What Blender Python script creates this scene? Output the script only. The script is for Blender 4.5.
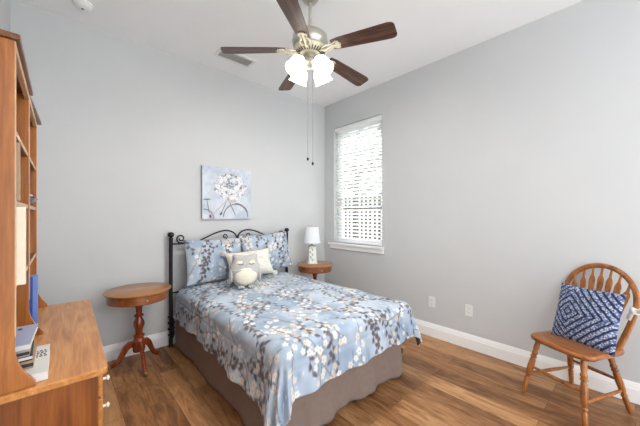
import bpy, math, random
import numpy as np
from mathutils import Vector, Matrix

for o in list(bpy.data.objects):
    bpy.data.objects.remove(o)
sc = bpy.context.scene
col = sc.collection
PI = math.pi
rnd = random.Random(7)

# ------------------------------------------------------------------ camera
YAW = math.radians(42.2)
FPX = 286.0
cam_d = bpy.data.cameras.new('camera')
cam = bpy.data.objects.new('camera', cam_d)
col.objects.link(cam)
cam.location = (0, 0, 1.35)
cam.rotation_euler = (PI / 2, 0, -YAW)
cam_d.sensor_width = 36
cam_d.lens = FPX / 640 * 36
cam_d.shift_y = 2.2 / 640
cam_d.clip_start = 0.02
sc.camera = cam

# ------------------------------------------------------------------ world, exposure
w = bpy.data.worlds.new('sky'); sc.world = w
w.use_nodes = True
bg = w.node_tree.nodes['Background']
bg.inputs[0].default_value = (0.90, 0.95, 1.0, 1)
bg.inputs[1].default_value = 2.2
sun_d = bpy.data.lights.new('sun', 'SUN')
sun_d.energy = 3.2; sun_d.angle = math.radians(1.0); sun_d.color = (1.0, 0.96, 0.9)
sun = bpy.data.objects.new('sun', sun_d); col.objects.link(sun)
sun.rotation_euler = Vector((-0.60, -0.28, -0.75)).to_track_quat('-Z', 'Y').to_euler()   # from beyond the window wall, high
sc.view_settings.view_transform = 'Standard'
sc.view_settings.look = 'None'
sc.view_settings.gamma = 1
sc.view_settings.exposure = 0.74
sc.view_settings.use_curve_mapping = False
BULB_W = 12.0

# ------------------------------------------------------------------ room numbers
XL, XR, YB, YF, HC = -0.29, 3.068, 3.277, -1.6, 3.05
WY0, WY1, WZ0, WZ1 = 2.194, 3.068, 0.945, 2.66


# ------------------------------------------------------------------ helpers
def S(r, g, b):
    def f(c):
        c /= 255.0
        return c / 12.92 if c <= 0.04045 else ((c + 0.055) / 1.055) ** 2.4
    return (f(r), f(g), f(b), 1.0)


class MB:
    def __init__(self):
        self.v = []; self.f = []

    def add(self, vs, fs, M=None):
        n = len(self.v)
        if M is not None:
            vs = [M @ Vector(p) for p in vs]
        self.v += [tuple(p) for p in vs]
        self.f += [tuple(i + n for i in f) for f in fs]
        return self

    def box(self, lo, hi, M=None):
        (x0, y0, z0), (x1, y1, z1) = lo, hi
        vs = [(x0, y0, z0), (x1, y0, z0), (x1, y1, z0), (x0, y1, z0), (x0, y0, z1), (x1, y0, z1), (x1, y1, z1), (x0, y1, z1)]
        fs = [(0, 3, 2, 1), (4, 5, 6, 7), (0, 1, 5, 4), (1, 2, 6, 5), (2, 3, 7, 6), (3, 0, 4, 7)]
        return self.add(vs, fs, M)

    def prism(self, pts, z0, z1, M=None):
        n = len(pts)
        vs = [(x, y, z0) for x, y in pts] + [(x, y, z1) for x, y in pts]
        fs = [tuple(reversed(range(n))), tuple(range(n, 2 * n))]
        fs += [(i, (i + 1) % n, n + (i + 1) % n, n + i) for i in range(n)]
        return self.add(vs, fs, M)

    def lathe(self, prof, seg=24, M=None, sx=1, sy=1):
        vs = []; fs = []
        n = len(prof)
        for r, z in prof:
            for k in range(seg):
                a = 2 * PI * k / seg
                vs.append((r * math.cos(a) * sx, r * math.sin(a) * sy, z))
        for i in range(n - 1):
            for k in range(seg):
                k2 = (k + 1) % seg
                fs.append((i * seg + k, i * seg + k2, (i + 1) * seg + k2, (i + 1) * seg + k))
        if prof[0][0] > 1e-6:
            fs.append(tuple(reversed(range(seg))))
        if prof[-1][0] > 1e-6:
            fs.append(tuple(range((n - 1) * seg, n * seg)))
        return self.add(vs, fs, M)

    def rod(self, p0, p1, prof, seg=14):
        """lathe along p0-p1, prof = [(t, r)]"""
        p0 = Vector(p0); p1 = Vector(p1); d = p1 - p0
        q = d.to_track_quat('Z', 'Y').to_matrix().to_4x4()
        M = Matrix.Translation(p0) @ q
        L = d.length
        return self.lathe([(r, t * L) for t, r in prof], seg, M)

    def tube(self, pts, rad, seg=10, flat=None, closed=False):
        """rad: number or list; flat: (ref normal, thickness list) makes an elliptical section"""
        pts = [Vector(p) for p in pts]
        n = len(pts)
        rads = rad if isinstance(rad, (list, tuple)) else [rad] * n
        t0 = (pts[1] - pts[0]).normalized()
        nrm = Vector((0, 0, 1)) if abs(t0.z) < 0.9 else Vector((1, 0, 0))
        if flat:
            nrm = Vector(flat[0])
        vs = []; fs = []
        for i, p in enumerate(pts):
            t = (pts[min(i + 1, n - 1)] - pts[max(i - 1, 0)]).normalized()
            if closed:
                t = (pts[(i + 1) % n] - pts[(i - 1) % n]).normalized()
            if flat:
                nrm = Vector(flat[0])
            nrm = (nrm - t * nrm.dot(t)).normalized()
            b = t.cross(nrm)
            th = flat[1][i] if flat and isinstance(flat[1], (list, tuple)) else (flat[1] if flat else rads[i])
            for k in range(seg):
                a = 2 * PI * k / seg
                vs.append(p + nrm * (th * math.cos(a)) + b * (rads[i] * math.sin(a)))
        m = n if closed else n - 1
        for i in range(m):
            j = (i + 1) % n
            for k in range(seg):
                k2 = (k + 1) % seg
                fs.append((i * seg + k, i * seg + k2, j * seg + k2, j * seg + k))
        if not closed:
            fs.append(tuple(reversed(range(seg))))
            fs.append(tuple(range((n - 1) * seg, n * seg)))
        return self.add(vs, fs)

    def ball(self, c, r, seg=16, rings=10, M=None):
        rx, ry, rz = r if isinstance(r, (list, tuple)) else (r, r, r)
        prof = [(math.sin(PI * i / rings), -math.cos(PI * i / rings)) for i in range(rings + 1)]
        prof[0] = (0.0, -1); prof[-1] = (0.0, 1)
        T = Matrix.Translation(c) @ Matrix.Diagonal((rx, ry, rz, 1))
        if M is not None:
            T = M @ T
        return self.lathe([(max(a, 1e-5), b) for a, b in prof], seg, T)

    def build(self, name, mat, parent=None, smooth=True, ang=40, bevel=0.0, bseg=2):
        me = bpy.data.meshes.new(name)
        me.from_pydata(self.v, [], self.f)
        me.validate(); me.update()
        o = bpy.data.objects.new(name, me)
        col.objects.link(o)
        mats = mat if isinstance(mat, (list, tuple)) else [mat]
        for m in mats:
            me.materials.append(m)
        if smooth:
            me.polygons.foreach_set('use_smooth', [True] * len(me.polygons))
            me.set_sharp_from_angle(angle=math.radians(ang))
        if bevel:
            b = o.modifiers.new('bevel', 'BEVEL'); b.width = bevel; b.segments = bseg
            b.limit_method = 'ANGLE'; b.angle_limit = math.radians(35)
        if parent is not None:
            o.parent = parent
        return o


def tag(o, label, cat, group=None):
    o['label'] = label; o['category'] = cat
    if group:
        o['group'] = group
    return o


def thing(name, label, cat, loc=(0, 0, 0), rz=0.0, group=None, rot=None):
    o = bpy.data.objects.new(name, None)
    col.objects.link(o)
    o.empty_display_size = 0.1
    o.location = loc
    o.rotation_euler = rot if rot else (0, 0, rz)
    return tag(o, label, cat, group)


def struct(o):
    o['kind'] = 'structure'
    return o


def grid_mesh(name, P, colors, mat, parent=None, uv=None, flip=False, close=None):
    """P: (n, m, 3) numpy grid of points; colors (n, m, 3) linear or None"""
    n, m, _ = P.shape
    idx = np.arange(n * m).reshape(n, m)
    q = np.stack([idx[:-1, :-1], idx[1:, :-1], idx[1:, 1:], idx[:-1, 1:]], -1).reshape(-1, 4)
    if flip:
        q = q[:, ::-1]
    me = bpy.data.meshes.new(name)
    me.vertices.add(n * m)
    me.vertices.foreach_set('co', P.reshape(-1).astype(np.float32))
    me.loops.add(q.size)
    me.loops.foreach_set('vertex_index', q.reshape(-1).astype(np.int32))
    me.polygons.add(len(q))
    me.polygons.foreach_set('loop_start', np.arange(0, q.size, 4, dtype=np.int32))
    me.update(calc_edges=True)
    me.validate()
    me.polygons.foreach_set('use_smooth', [True] * len(me.polygons))
    if colors is not None:
        at = me.color_attributes.new('print', 'FLOAT_COLOR', 'POINT')
        c = np.ones((n * m, 4), np.float32); c[:, :3] = colors.reshape(-1, 3)
        at.data.foreach_set('color', c.reshape(-1))
    if uv is not None:
        ul = me.uv_layers.new(name='UVMap')
        ul.data.foreach_set('uv', uv.reshape(-1, 2)[q.reshape(-1)].reshape(-1).astype(np.float32))
    for mm in (mat if isinstance(mat, (list, tuple)) else [mat]):
        me.materials.append(mm)
    o = bpy.data.objects.new(name, me)
    col.objects.link(o)
    if parent is not None:
        o.parent = parent
    return o


# ------------------------------------------------------------------ materials
def new_mat(name):
    m = bpy.data.materials.new(name); m.use_nodes = True
    nt = m.node_tree
    return m, nt, nt.nodes['Principled BSDF']


def N(nt, typ, **kw):
    n = nt.nodes.new(typ)
    for k, v in kw.items():
        if k.startswith('i_'):
            n.inputs[k[2:].replace('_', ' ')].default_value = v
        else:
            setattr(n, k, v)
    return n


def ramp(nt, fac, stops):
    r = nt.nodes.new('ShaderNodeValToRGB')
    e = r.color_ramp.elements
    while len(e) < len(stops):
        e.new(0.5)
    for el, (p, c) in zip(e, stops):
        el.position = p; el.color = c
    nt.links.new(fac, r.inputs[0])
    return r.outputs[0]


def bump(nt, b, height, strength=0.2, dist=0.01):
    n = nt.nodes.new('ShaderNodeBump')
    n.inputs['Strength'].default_value = strength
    n.inputs['Distance'].default_value = dist
    nt.links.new(height, n.inputs['Height'])
    nt.links.new(n.outputs[0], b.inputs['Normal'])


def obj_coord(nt, scale=(1, 1, 1), rot=(0, 0, 0)):
    tc = nt.nodes.new('ShaderNodeTexCoord')
    mp = nt.nodes.new('ShaderNodeMapping')
    mp.inputs['Scale'].default_value = scale
    mp.inputs['Rotation'].default_value = rot
    nt.links.new(tc.outputs['Object'], mp.inputs[0])
    return mp.outputs[0]


def plain(name, c, rough=0.5, metal=0.0, noise=0.06, nscale=40, bmp=0.0, bscale=200):
    """painted, metal or fabric surface with a faint mottling"""
    m, nt, b = new_mat(name)
    v = obj_coord(nt)
    nz = N(nt, 'ShaderNodeTexNoise', i_Scale=nscale, i_Detail=3.0)
    nt.links.new(v, nz.inputs[0])
    c0 = tuple(x * (1 - noise) for x in c[:3]) + (1,)
    c1 = tuple(min(1, x * (1 + noise)) for x in c[:3]) + (1,)
    nt.links.new(ramp(nt, nz.outputs[0], [(0.3, c0), (0.7, c1)]), b.inputs['Base Color'])
    b.inputs['Roughness'].default_value = rough
    b.inputs['Metallic'].default_value = metal
    if bmp:
        n2 = N(nt, 'ShaderNodeTexNoise', i_Scale=bscale, i_Detail=2.0)
        nt.links.new(v, n2.inputs[0])
        bump(nt, b, n2.outputs[0], bmp, 0.004)
    return m


def wood(name, cols, axis=2, scale=1.0, rough=0.35, stretch=9.0, contrast=1.0, coat=0.15):
    """grain running along the object axis given"""
    m, nt, b = new_mat(name)
    sc_ = [stretch * scale] * 3
    sc_[axis] = 1.0 * scale
    v = obj_coord(nt, sc_)
    n1 = N(nt, 'ShaderNodeTexNoise', i_Scale=1.6, i_Detail=6.0, i_Roughness=0.62, i_Distortion=1.2)
    nt.links.new(v, n1.inputs[0])
    sc2 = [70 * scale] * 3; sc2[axis] = 2.5 * scale
    v2 = obj_coord(nt, sc2)
    n2 = N(nt, 'ShaderNodeTexNoise', i_Scale=1.5, i_Detail=3.0)
    nt.links.new(v2, n2.inputs[0])
    mx = N(nt, 'ShaderNodeMath', operation='MULTIPLY_ADD')
    mx.inputs[1].default_value = 0.28
    nt.links.new(n2.outputs[0], mx.inputs[0])
    ad = N(nt, 'ShaderNodeMath', operation='MULTIPLY'); ad.inputs[1].default_value = 0.72
    nt.links.new(n1.outputs[0], ad.inputs[0]); nt.links.new(ad.outputs[0], mx.inputs[2])
    lo, hi = 0.5 - 0.16 / contrast, 0.5 + 0.16 / contrast
    st = [(lo + (hi - lo) * i / (len(cols) - 1), c) for i, c in enumerate(cols)]
    nt.links.new(ramp(nt, mx.outputs[0], st), b.inputs['Base Color'])
    b.inputs['Roughness'].default_value = rough
    b.inputs['Coat Weight'].default_value = coat
    b.inputs['Coat Roughness'].default_value = 0.2
    bump(nt, b, n2.outputs[0], 0.06, 0.002)
    return m


def printed(name, rough=0.85, sheen=0.1, wrinkle=0.25, wscale=9.0):
    """cloth that carries a printed pattern stored on its mesh"""
    m, nt, b = new_mat(name)
    at = N(nt, 'ShaderNodeVertexColor', layer_name='print')
    nt.links.new(at.outputs[0], b.inputs['Base Color'])
    b.inputs['Roughness'].default_value = rough
    b.inputs['Sheen Weight'].default_value = sheen
    v = obj_coord(nt)
    n1 = N(nt, 'ShaderNodeTexNoise', i_Scale=wscale, i_Detail=4.0, i_Distortion=0.6)
    nt.links.new(v, n1.inputs[0])
    bump(nt, b, n1.outputs[0], wrinkle, 0.03)
    return m


M = {}
M['wall'] = plain('wall_paint', S(205, 206, 206), 0.85, noise=0.012, nscale=3, bmp=0.10, bscale=160)
M['ceiling'] = plain('ceiling_paint', S(246, 246, 246), 0.9, noise=0.01, nscale=3, bmp=0.1, bscale=140)
M['trim'] = plain('trim_paint', S(250, 250, 249), 0.4, noise=0.01)
M['vinyl'] = plain('window_vinyl', S(240, 241, 242), 0.35, noise=0.01)
M['plastic'] = plain('white_plastic', S(236, 236, 233), 0.35, noise=0.01)
M['outlet_slot'] = plain('outlet_slot', S(70, 70, 70), 0.5)
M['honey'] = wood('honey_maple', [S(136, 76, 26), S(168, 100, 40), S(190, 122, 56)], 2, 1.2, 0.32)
M['honey_shaded'] = wood('honey_maple_shaded', [S(104, 54, 14), S(134, 72, 22), S(158, 92, 36)], 2, 1.2, 0.32)  # darker maple for the dresser; shade on its sides put into the colour
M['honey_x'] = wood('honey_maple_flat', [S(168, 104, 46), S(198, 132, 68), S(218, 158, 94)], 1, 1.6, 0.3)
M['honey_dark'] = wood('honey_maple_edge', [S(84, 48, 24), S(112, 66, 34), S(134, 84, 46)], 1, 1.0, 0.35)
M['edge'] = wood('honey_maple_lit_edge', [S(196, 152, 108), S(216, 178, 138), S(228, 196, 160)], 2, 1.0, 0.35)  # light along front edges, fascia and shelf edges painted as paler maple
M['oak'] = wood('golden_oak', [S(112, 62, 22), S(156, 94, 40), S(184, 122, 60)], 2, 1.6, 0.33, contrast=1.1)
M['oak_seat'] = wood('golden_oak_seat', [S(112, 60, 22), S(160, 94, 40), S(182, 116, 56)], 0, 1.6, 0.28, contrast=1.1)
M['cherry'] = wood('cherry', [S(96, 36, 16), S(134, 58, 28), S(160, 80, 40)], 2, 1.8, 0.25, coat=0.3)
M['cherry_top'] = wood('cherry_top', [S(140, 88, 44), S(170, 114, 62), S(192, 138, 82)], 0, 1.4, 0.28, coat=0.3)
M['walnut'] = wood('walnut_blade', [S(40, 22, 16), S(78, 46, 32), S(116, 76, 52)], 0, 1.7, 0.45, contrast=1.25)
M['iron'] = plain('black_iron', S(32, 31, 34), 0.4, 0.6, noise=0.15)
M['nickel'] = plain('brushed_nickel', S(196, 192, 182), 0.32, 0.85, noise=0.05, nscale=90)
M['chain'] = plain('dull_chain', S(88, 86, 84), 0.7)
M['ivory_metal'] = plain('ivory_metal', S(196, 190, 174), 0.45, 0.35, noise=0.04, nscale=60)
M['dark_slot'] = plain('housing_slot', S(72, 66, 60), 0.6)
M['vent_grey'] = plain('vent_shadow_grey', S(160, 160, 160), 0.8)
M['cherry_mid'] = wood('cherry_apron', [S(112, 58, 26), S(144, 82, 42), S(166, 102, 58)], 0, 1.4, 0.28, coat=0.3)
M['knob'] = plain('white_porcelain', S(236, 230, 216), 0.2, noise=0.01)
M['brass'] = plain('aged_brass', S(176, 150, 104), 0.35, 0.8)
M['taupe'] = plain('taupe_cloth', S(130, 112, 102), 0.9, noise=0.05, nscale=30, bmp=0.15, bscale=700)
M['underside'] = plain('comforter_lining', S(84, 72, 68), 0.9, noise=0.05)
M['sheet'] = plain('white_sheet', S(226, 226, 226), 0.9, noise=0.02)
M['cream_plush'] = plain('cream_plush', S(224, 221, 210), 0.95, noise=0.05, nscale=60, bmp=0.5, bscale=120)
M['grey_plush'] = plain('grey_plush', S(188, 185, 181), 0.95, noise=0.14, nscale=70, bmp=0.6, bscale=110)
M['ivory_plush'] = plain('ivory_plush', S(238, 230, 210), 0.95, noise=0.04, nscale=60, bmp=0.5, bscale=130)
M['eye_dark'] = plain('eye_stitch', S(70, 64, 62), 0.8)
M['beak'] = plain('beak_felt', S(120, 106, 96), 0.9)
M['shade'] = plain('linen_shade', S(236, 239, 242), 0.9, noise=0.02, nscale=120)
M['ceramic'] = plain('cream_ceramic', S(232, 230, 216), 0.25, noise=0.03, nscale=14)
M['teal_leaf'] = plain('teal_leaf_paint', S(118, 146, 152), 0.35, noise=0.15)
M['canvas_edge'] = plain('canvas_edge', S(150, 152, 156), 0.8, noise=0.08)
M['paper'] = plain('page_block', S(230, 226, 214), 0.9, noise=0.05, nscale=200)
M['book_white'] = plain('white_cover', S(226, 224, 220), 0.4, noise=0.02)
M['book_grey'] = plain('grey_cover', S(170, 164, 158), 0.5, noise=0.04)
M['book_tan'] = plain('tan_cover', S(176, 148, 118), 0.5, noise=0.05)
M['book_black'] = plain('black_cover', S(46, 44, 46), 0.45, noise=0.05)
M['book_blue'] = plain('blue_cover', S(48, 78, 152), 0.45, noise=0.05)
M['book_lightblue'] = plain('light_blue_cover', S(112, 140, 200), 0.45, noise=0.05)
M['book_lavender'] = plain('lavender_cover', S(178, 186, 214), 0.45, noise=0.04)
M['book_cream'] = plain('cream_cover', S(232, 222, 200), 0.5, noise=0.03)
M['ink'] = plain('black_ink', S(52, 50, 54), 0.6)
M['grey_felt'] = plain('grey_cloth', S(150, 152, 160), 0.9, noise=0.08)
M['ribbon'] = plain('white_ribbon', S(236, 236, 232), 0.7, noise=0.03)
M['fence'] = wood('weathered_fence', [S(58, 48, 42), S(80, 68, 58), S(98, 84, 72)], 2, 1.0, 0.9, coat=0.0)
M['bark'] = plain('bark', S(92, 80, 70), 0.95, noise=0.2, nscale=8)
M['leaf'] = plain('dull_leaves', S(124, 130, 118), 0.9, noise=0.25, nscale=6)
M['lawn'] = plain('pale_paving', S(205, 202, 194), 0.95, noise=0.15, nscale=5)


def mat_blind():
    m, nt, b = new_mat('blind_slat_white')
    b.inputs['Base Color'].default_value = S(243, 243, 242)
    b.inputs['Roughness'].default_value = 0.45
    tr = N(nt, 'ShaderNodeBsdfTranslucent'); tr.inputs[0].default_value = S(245, 245, 243)
    v = obj_coord(nt, (1, 60, 200))
    nz = N(nt, 'ShaderNodeTexNoise', i_Scale=1.0)
    nt.links.new(v, nz.inputs[0]); bump(nt, b, nz.outputs[0], 0.03, 0.001)
    mx = N(nt, 'ShaderNodeMixShader'); mx.inputs[0].default_value = 0.8
    nt.links.new(b.outputs[0], mx.inputs[1]); nt.links.new(tr.outputs[0], mx.inputs[2])
    nt.links.new(mx.outputs[0], nt.nodes['Material Output'].inputs[0])
    return m


def mat_glass():
    m, nt, b = new_mat('window_glass')
    nt.nodes.remove(b)
    t = N(nt, 'ShaderNodeBsdfTransparent'); t.inputs[0].default_value = (0.93, 0.95, 0.95, 1)
    g = N(nt, 'ShaderNodeBsdfGlossy'); g.inputs['Roughness'].default_value = 0.02
    lw = N(nt, 'ShaderNodeLayerWeight'); lw.inputs[0].default_value = 0.25
    mt = N(nt, 'ShaderNodeMath', operation='MULTIPLY'); mt.inputs[1].default_value = 0.4
    nt.links.new(lw.outputs['Fresnel'], mt.inputs[0])
    mx = N(nt, 'ShaderNodeMixShader')
    nt.links.new(mt.outputs[0], mx.inputs[0])
    nt.links.new(t.outputs[0], mx.inputs[1]); nt.links.new(g.outputs[0], mx.inputs[2])
    nt.links.new(mx.outputs[0], nt.nodes['Material Output'].inputs[0])
    return m


def mat_lit_glass():
    m, nt, b = new_mat('lit_frosted_glass')
    b.inputs['Base Color'].default_value = S(250, 246, 236)
    b.inputs['Roughness'].default_value = 0.35
    v = obj_coord(nt)
    nz = N(nt, 'ShaderNodeTexNoise', i_Scale=18.0)
    nt.links.new(v, nz.inputs[0])
    nt.links.new(ramp(nt, nz.outputs[0], [(0.3, (1, 0.9, 0.72, 1)), (0.7, (1, 0.96, 0.86, 1))]), b.inputs['Emission Color'])
    b.inputs['Emission Strength'].default_value = 2.4
    return m


def mat_floor():
    m, nt, b = new_mat('wood_plank_floor')
    tc = nt.nodes.new('ShaderNodeTexCoord')
    mp = nt.nodes.new('ShaderNodeMapping')
    mp.inputs['Rotation'].default_value = (0, 0, PI / 2)
    nt.links.new(tc.outputs['Object'], mp.inputs[0])
    br = N(nt, 'ShaderNodeTexBrick', offset=0.37, offset_frequency=2)
    br.inputs['Color1'].default_value = (0, 0, 0, 1); br.inputs['Color2'].default_value = (1, 1, 1, 1)
    br.inputs['Mortar'].default_value = (0.5, 0.5, 0.5, 1)
    br.inputs['Scale'].default_value = 1.0
    br.inputs['Mortar Size'].default_value = 0.0012
    br.inputs['Mortar Smooth'].default_value = 0.3
    br.inputs['Brick Width'].default_value = 1.15
    br.inputs['Row Height'].default_value = 0.155
    nt.links.new(mp.outputs[0], br.inputs[0])
    # grain: long along y, shifted per plank
    sep = N(nt, 'ShaderNodeSeparateColor'); nt.links.new(br.outputs[0], sep.inputs[0])
    cmb = N(nt, 'ShaderNodeCombineXYZ')
    ml = N(nt, 'ShaderNodeMath', operation='MULTIPLY'); ml.inputs[1].default_value = 37.0
    nt.links.new(sep.outputs[0], ml.inputs[0]); nt.links.new(ml.outputs[0], cmb.inputs[2])
    add = N(nt, 'ShaderNodeVectorMath', operation='ADD')
    mp2 = nt.nodes.new('ShaderNodeMapping'); mp2.inputs['Scale'].default_value = (12, 1.9, 1)
    nt.links.new(tc.outputs['Object'], mp2.inputs[0])
    nt.links.new(mp2.outputs[0], add.inputs[0]); nt.links.new(cmb.outputs[0], add.inputs[1])
    n1 = N(nt, 'ShaderNodeTexNoise', i_Scale=1.5, i_Detail=7.0, i_Roughness=0.65, i_Distortion=1.6)
    nt.links.new(add.outputs[0], n1.inputs[0])
    mp3 = nt.nodes.new('ShaderNodeMapping'); mp3.inputs['Scale'].default_value = (120, 4, 1)
    nt.links.new(tc.outputs['Object'], mp3.inputs[0])
    n2 = N(nt, 'ShaderNodeTexNoise', i_Scale=1.0, i_Detail=3.0)
    nt.links.new(mp3.outputs[0], n2.inputs[0])
    a1 = N(nt, 'ShaderNodeMath', operation='MULTIPLY'); a1.inputs[1].default_value = 0.24
    nt.links.new(sep.outputs[0], a1.inputs[0])
    a2 = N(nt, 'ShaderNodeMath', operation='MULTIPLY_ADD'); a2.inputs[1].default_value = 0.72
    nt.links.new(n1.outputs[0], a2.inputs[0]); nt.links.new(a1.outputs[0], a2.inputs[2])
    a3 = N(nt, 'ShaderNodeMath', operation='MULTIPLY_ADD'); a3.inputs[1].default_value = 0.14
    nt.links.new(n2.outputs[0], a3.inputs[0]); nt.links.new(a2.outputs[0], a3.inputs[2])
    c = ramp(nt, a3.outputs[0], [(0.30, S(70, 42, 22)), (0.45, S(122, 81, 47)), (0.58, S(158, 112, 71)), (0.76, S(194, 148, 101))])
    dk = N(nt, 'ShaderNodeMix', data_type='RGBA')
    nt.links.new(br.outputs['Fac'], dk.inputs[0])
    nt.links.new(c, dk.inputs[6]); dk.inputs[7].default_value = S(52, 36, 26)
    nt.links.new(dk.outputs[2], b.inputs['Base Color'])
    b.inputs['Roughness'].default_value = 0.42
    b.inputs['Specular IOR Level'].default_value = 0.4
    bump(nt, b, n2.outputs[0], 0.08, 0.002)
    return m


def mat_knit():
    """blue and white woven cushion: nested diamonds of tufts"""
    m, nt, b = new_mat('diamond_woven_cushion')
    tc = nt.nodes.new('ShaderNodeTexCoord')
    sp = N(nt, 'ShaderNodeSeparateXYZ'); nt.links.new(tc.outputs['UV'], sp.inputs[0])
    nz = N(nt, 'ShaderNodeTexNoise', i_Scale=10.0, i_Detail=2.0); nt.links.new(tc.outputs['UV'], nz.inputs[0])

    def ab(sock, c):
        s = N(nt, 'ShaderNodeMath', operation='SUBTRACT'); s.inputs[1].default_value = c
        nt.links.new(sock, s.inputs[0])
        a = N(nt, 'ShaderNodeMath', operation='ABSOLUTE'); nt.links.new(s.outputs[0], a.inputs[0])
        return a.outputs[0]
    d = N(nt, 'ShaderNodeMath', operation='ADD')
    nt.links.new(ab(sp.outputs[0], 0.30), d.inputs[0]); nt.links.new(ab(sp.outputs[1], 0.50), d.inputs[1])
    d2 = N(nt, 'ShaderNodeMath', operation='MULTIPLY_ADD'); d2.inputs[1].default_value = 0.035
    nt.links.new(nz.outputs[0], d2.inputs[0]); nt.links.new(d.outputs[0], d2.inputs[2])
    k = N(nt, 'ShaderNodeMath', operation='MULTIPLY'); k.inputs[1].default_value = 2 * PI / 0.118
    nt.links.new(d2.outputs[0], k.inputs[0])
    sn = N(nt, 'ShaderNodeMath', operation='SINE'); nt.links.new(k.outputs[0], sn.inputs[0])
    vo = N(nt, 'ShaderNodeTexVoronoi', i_Scale=40.0); nt.links.new(tc.outputs['UV'], vo.inputs[0])
    tuft = ramp(nt, vo.outputs['Distance'], [(0.15, S(216, 221, 232)), (0.42, S(160, 172, 198)), (0.66, S(82, 96, 138))])
    mask = ramp(nt, sn.outputs[0], [(0.0, (0, 0, 0, 1)), (0.28, (1, 1, 1, 1))])
    rm = N(nt, 'ShaderNodeMapRange'); rm.inputs[1].default_value = -0.75; rm.inputs[2].default_value = -0.15
    nt.links.new(sn.outputs[0], rm.inputs[0])
    mx = N(nt, 'ShaderNodeMix', data_type='RGBA')
    nt.links.new(rm.outputs[0], mx.inputs[0]); mx.inputs[6].default_value = S(36, 44, 78)
    nt.links.new(tuft, mx.inputs[7])
    nt.links.new(mx.outputs[2], b.inputs['Base Color'])
    b.inputs['Roughness'].default_value = 0.95
    inv = N(nt, 'ShaderNodeMath', operation='SUBTRACT'); inv.inputs[0].default_value = 1.0
    nt.links.new(vo.outputs['Distance'], inv.inputs[1])
    h = N(nt, 'ShaderNodeMath', operation='MULTIPLY'); nt.links.new(inv.outputs[0], h.inputs[0]); nt.links.new(rm.outputs[0], h.inputs[1])
    bump(nt, b, h.outputs[0], 0.7, 0.012)
    return m


M['slat'] = mat_blind()
M['glass'] = mat_glass()
M['lit_glass'] = mat_lit_glass()
M['floor'] = mat_floor()
M['knit'] = mat_knit()
M['navy'] = plain('navy_backing', S(34, 40, 70), 0.95, noise=0.1)
M['bedding'] = printed('floral_comforter_print')
M['pillow_print'] = printed('floral_pillow_print', wrinkle=0.35, wscale=11)
M['painting'] = printed('floral_canvas_paint', rough=0.7, sheen=0, wrinkle=0.12, wscale=60)


# ------------------------------------------------------------------ the setting
def slab(name, lo, hi, mat):
    return struct(MB().box(lo, hi).build(name, mat, smooth=False))


slab('floor', (XL - 0.15, YF, -0.1), (XR + 0.15, YB + 0.15, 0), M['floor'])
slab('ceiling', (XL - 0.15, YF, HC), (XR + 0.15, YB + 0.15, HC + 0.1), M['ceiling'])
slab('wall_left', (XL - 0.15, YF, 0), (XL, YB + 0.15, HC), M['wall'])
slab('wall_back', (XL, YB, 0), (XR, YB + 0.15, HC), M['wall'])
wr = MB()
wr.box((XR, YF, 0), (XR + 0.15, WY0, HC)).box((XR, WY1, 0), (XR + 0.15, YB + 0.15, HC))
wr.box((XR, WY0, 0), (XR + 0.15, WY1, WZ0)).box((XR, WY0, WZ1), (XR + 0.15, WY1, HC))
struct(wr.build('wall_right', M['wall'], smooth=False))


def baseboard(name, p0, p1, nx, ny):
    """profile swept along p0-p1, wall normal (nx, ny)"""
    prof = [(0, 0), (0.016, 0), (0.016, 0.098), (0.013, 0.104), (0.013, 0.112), (0.0085, 0.122), (0.007, 0.136), (0.003, 0.145), (0, 0.145)]
    vs = []
    for (x, y) in (p0, p1):
        vs += [(x + nx * d, y + ny * d, z) for d, z in prof]
    n = len(prof)
    fs = [(i, (i + 1) % n, n + (i + 1) % n, n + i) for i in range(n)] + [tuple(range(n))[::-1], tuple(range(n, 2 * n))]
    struct(MB().add(vs, fs).build(name, M['trim'], ang=25))


baseboard('baseboard_back', (XL, YB), (XR, YB), 0, -1)
baseboard('baseboard_right', (XR, YF), (XR, YB), -1, 0)
baseboard('baseboard_left', (XL, YF), (XL, YB), 1, 0)

# window
win = bpy.data.objects.new('window_1', None); col.objects.link(win)
win.location = (XR + 0.10, (WY0 + WY1) / 2, WZ0); struct(win)
ww, wh = WY1 - WY0, WZ1 - WZ0
fr = MB(); t = 0.035
hw = ww / 2
fr.box((-0.01, -hw, 0), (0.045, -hw + t, wh)).box((-0.01, hw - t, 0), (0.045, hw, wh))
fr.box((-0.01, -hw + t, 0), (0.045, hw - t, t)).box((-0.01, -hw + t, wh - t), (0.045, hw - t, wh))
fr.build('window_frame', M['vinyl'], win, smooth=False, bevel=0.003)
zm = 0.70
for nm, z0, z1, dx in (('lower_sash', t, zm, 0.0), ('upper_sash', zm - 0.04, wh - t, 0.02)):
    s = MB(); q = 0.038
    s.box((dx, -hw + t, z0), (dx + 0.02, -hw + t + q, z1)).box((dx, hw - t - q, z0), (dx + 0.02, hw - t, z1))
    s.box((dx, -hw + t + q, z0), (dx + 0.02, hw - t - q, z0 + q)).box((dx, -hw + t + q, z1 - q), (dx + 0.02, hw - t - q, z1))
    so = s.build('sash', M['vinyl'], win, smooth=False)
    MB().box((dx + 0.008, -hw + t + q, z0 + q), (dx + 0.012, hw - t - q, z1 - q)).build('pane', M['glass'], so, smooth=False)
sl = MB()
sl.box((-0.145, -hw - 0.035, -0.035), (-0.10, hw + 0.09, -0.006))
sl.box((-0.0995, -hw, -0.035), (-0.012, hw, -0.001))
sl.build('window_sill', M['trim'], win, smooth=False, bevel=0.005)

MB().box((-0.122, -hw - 0.03, -0.095), (-0.1002, hw + 0.075, -0.0355)).build('window_apron', M['trim'], win, smooth=False, bevel=0.006)

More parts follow.
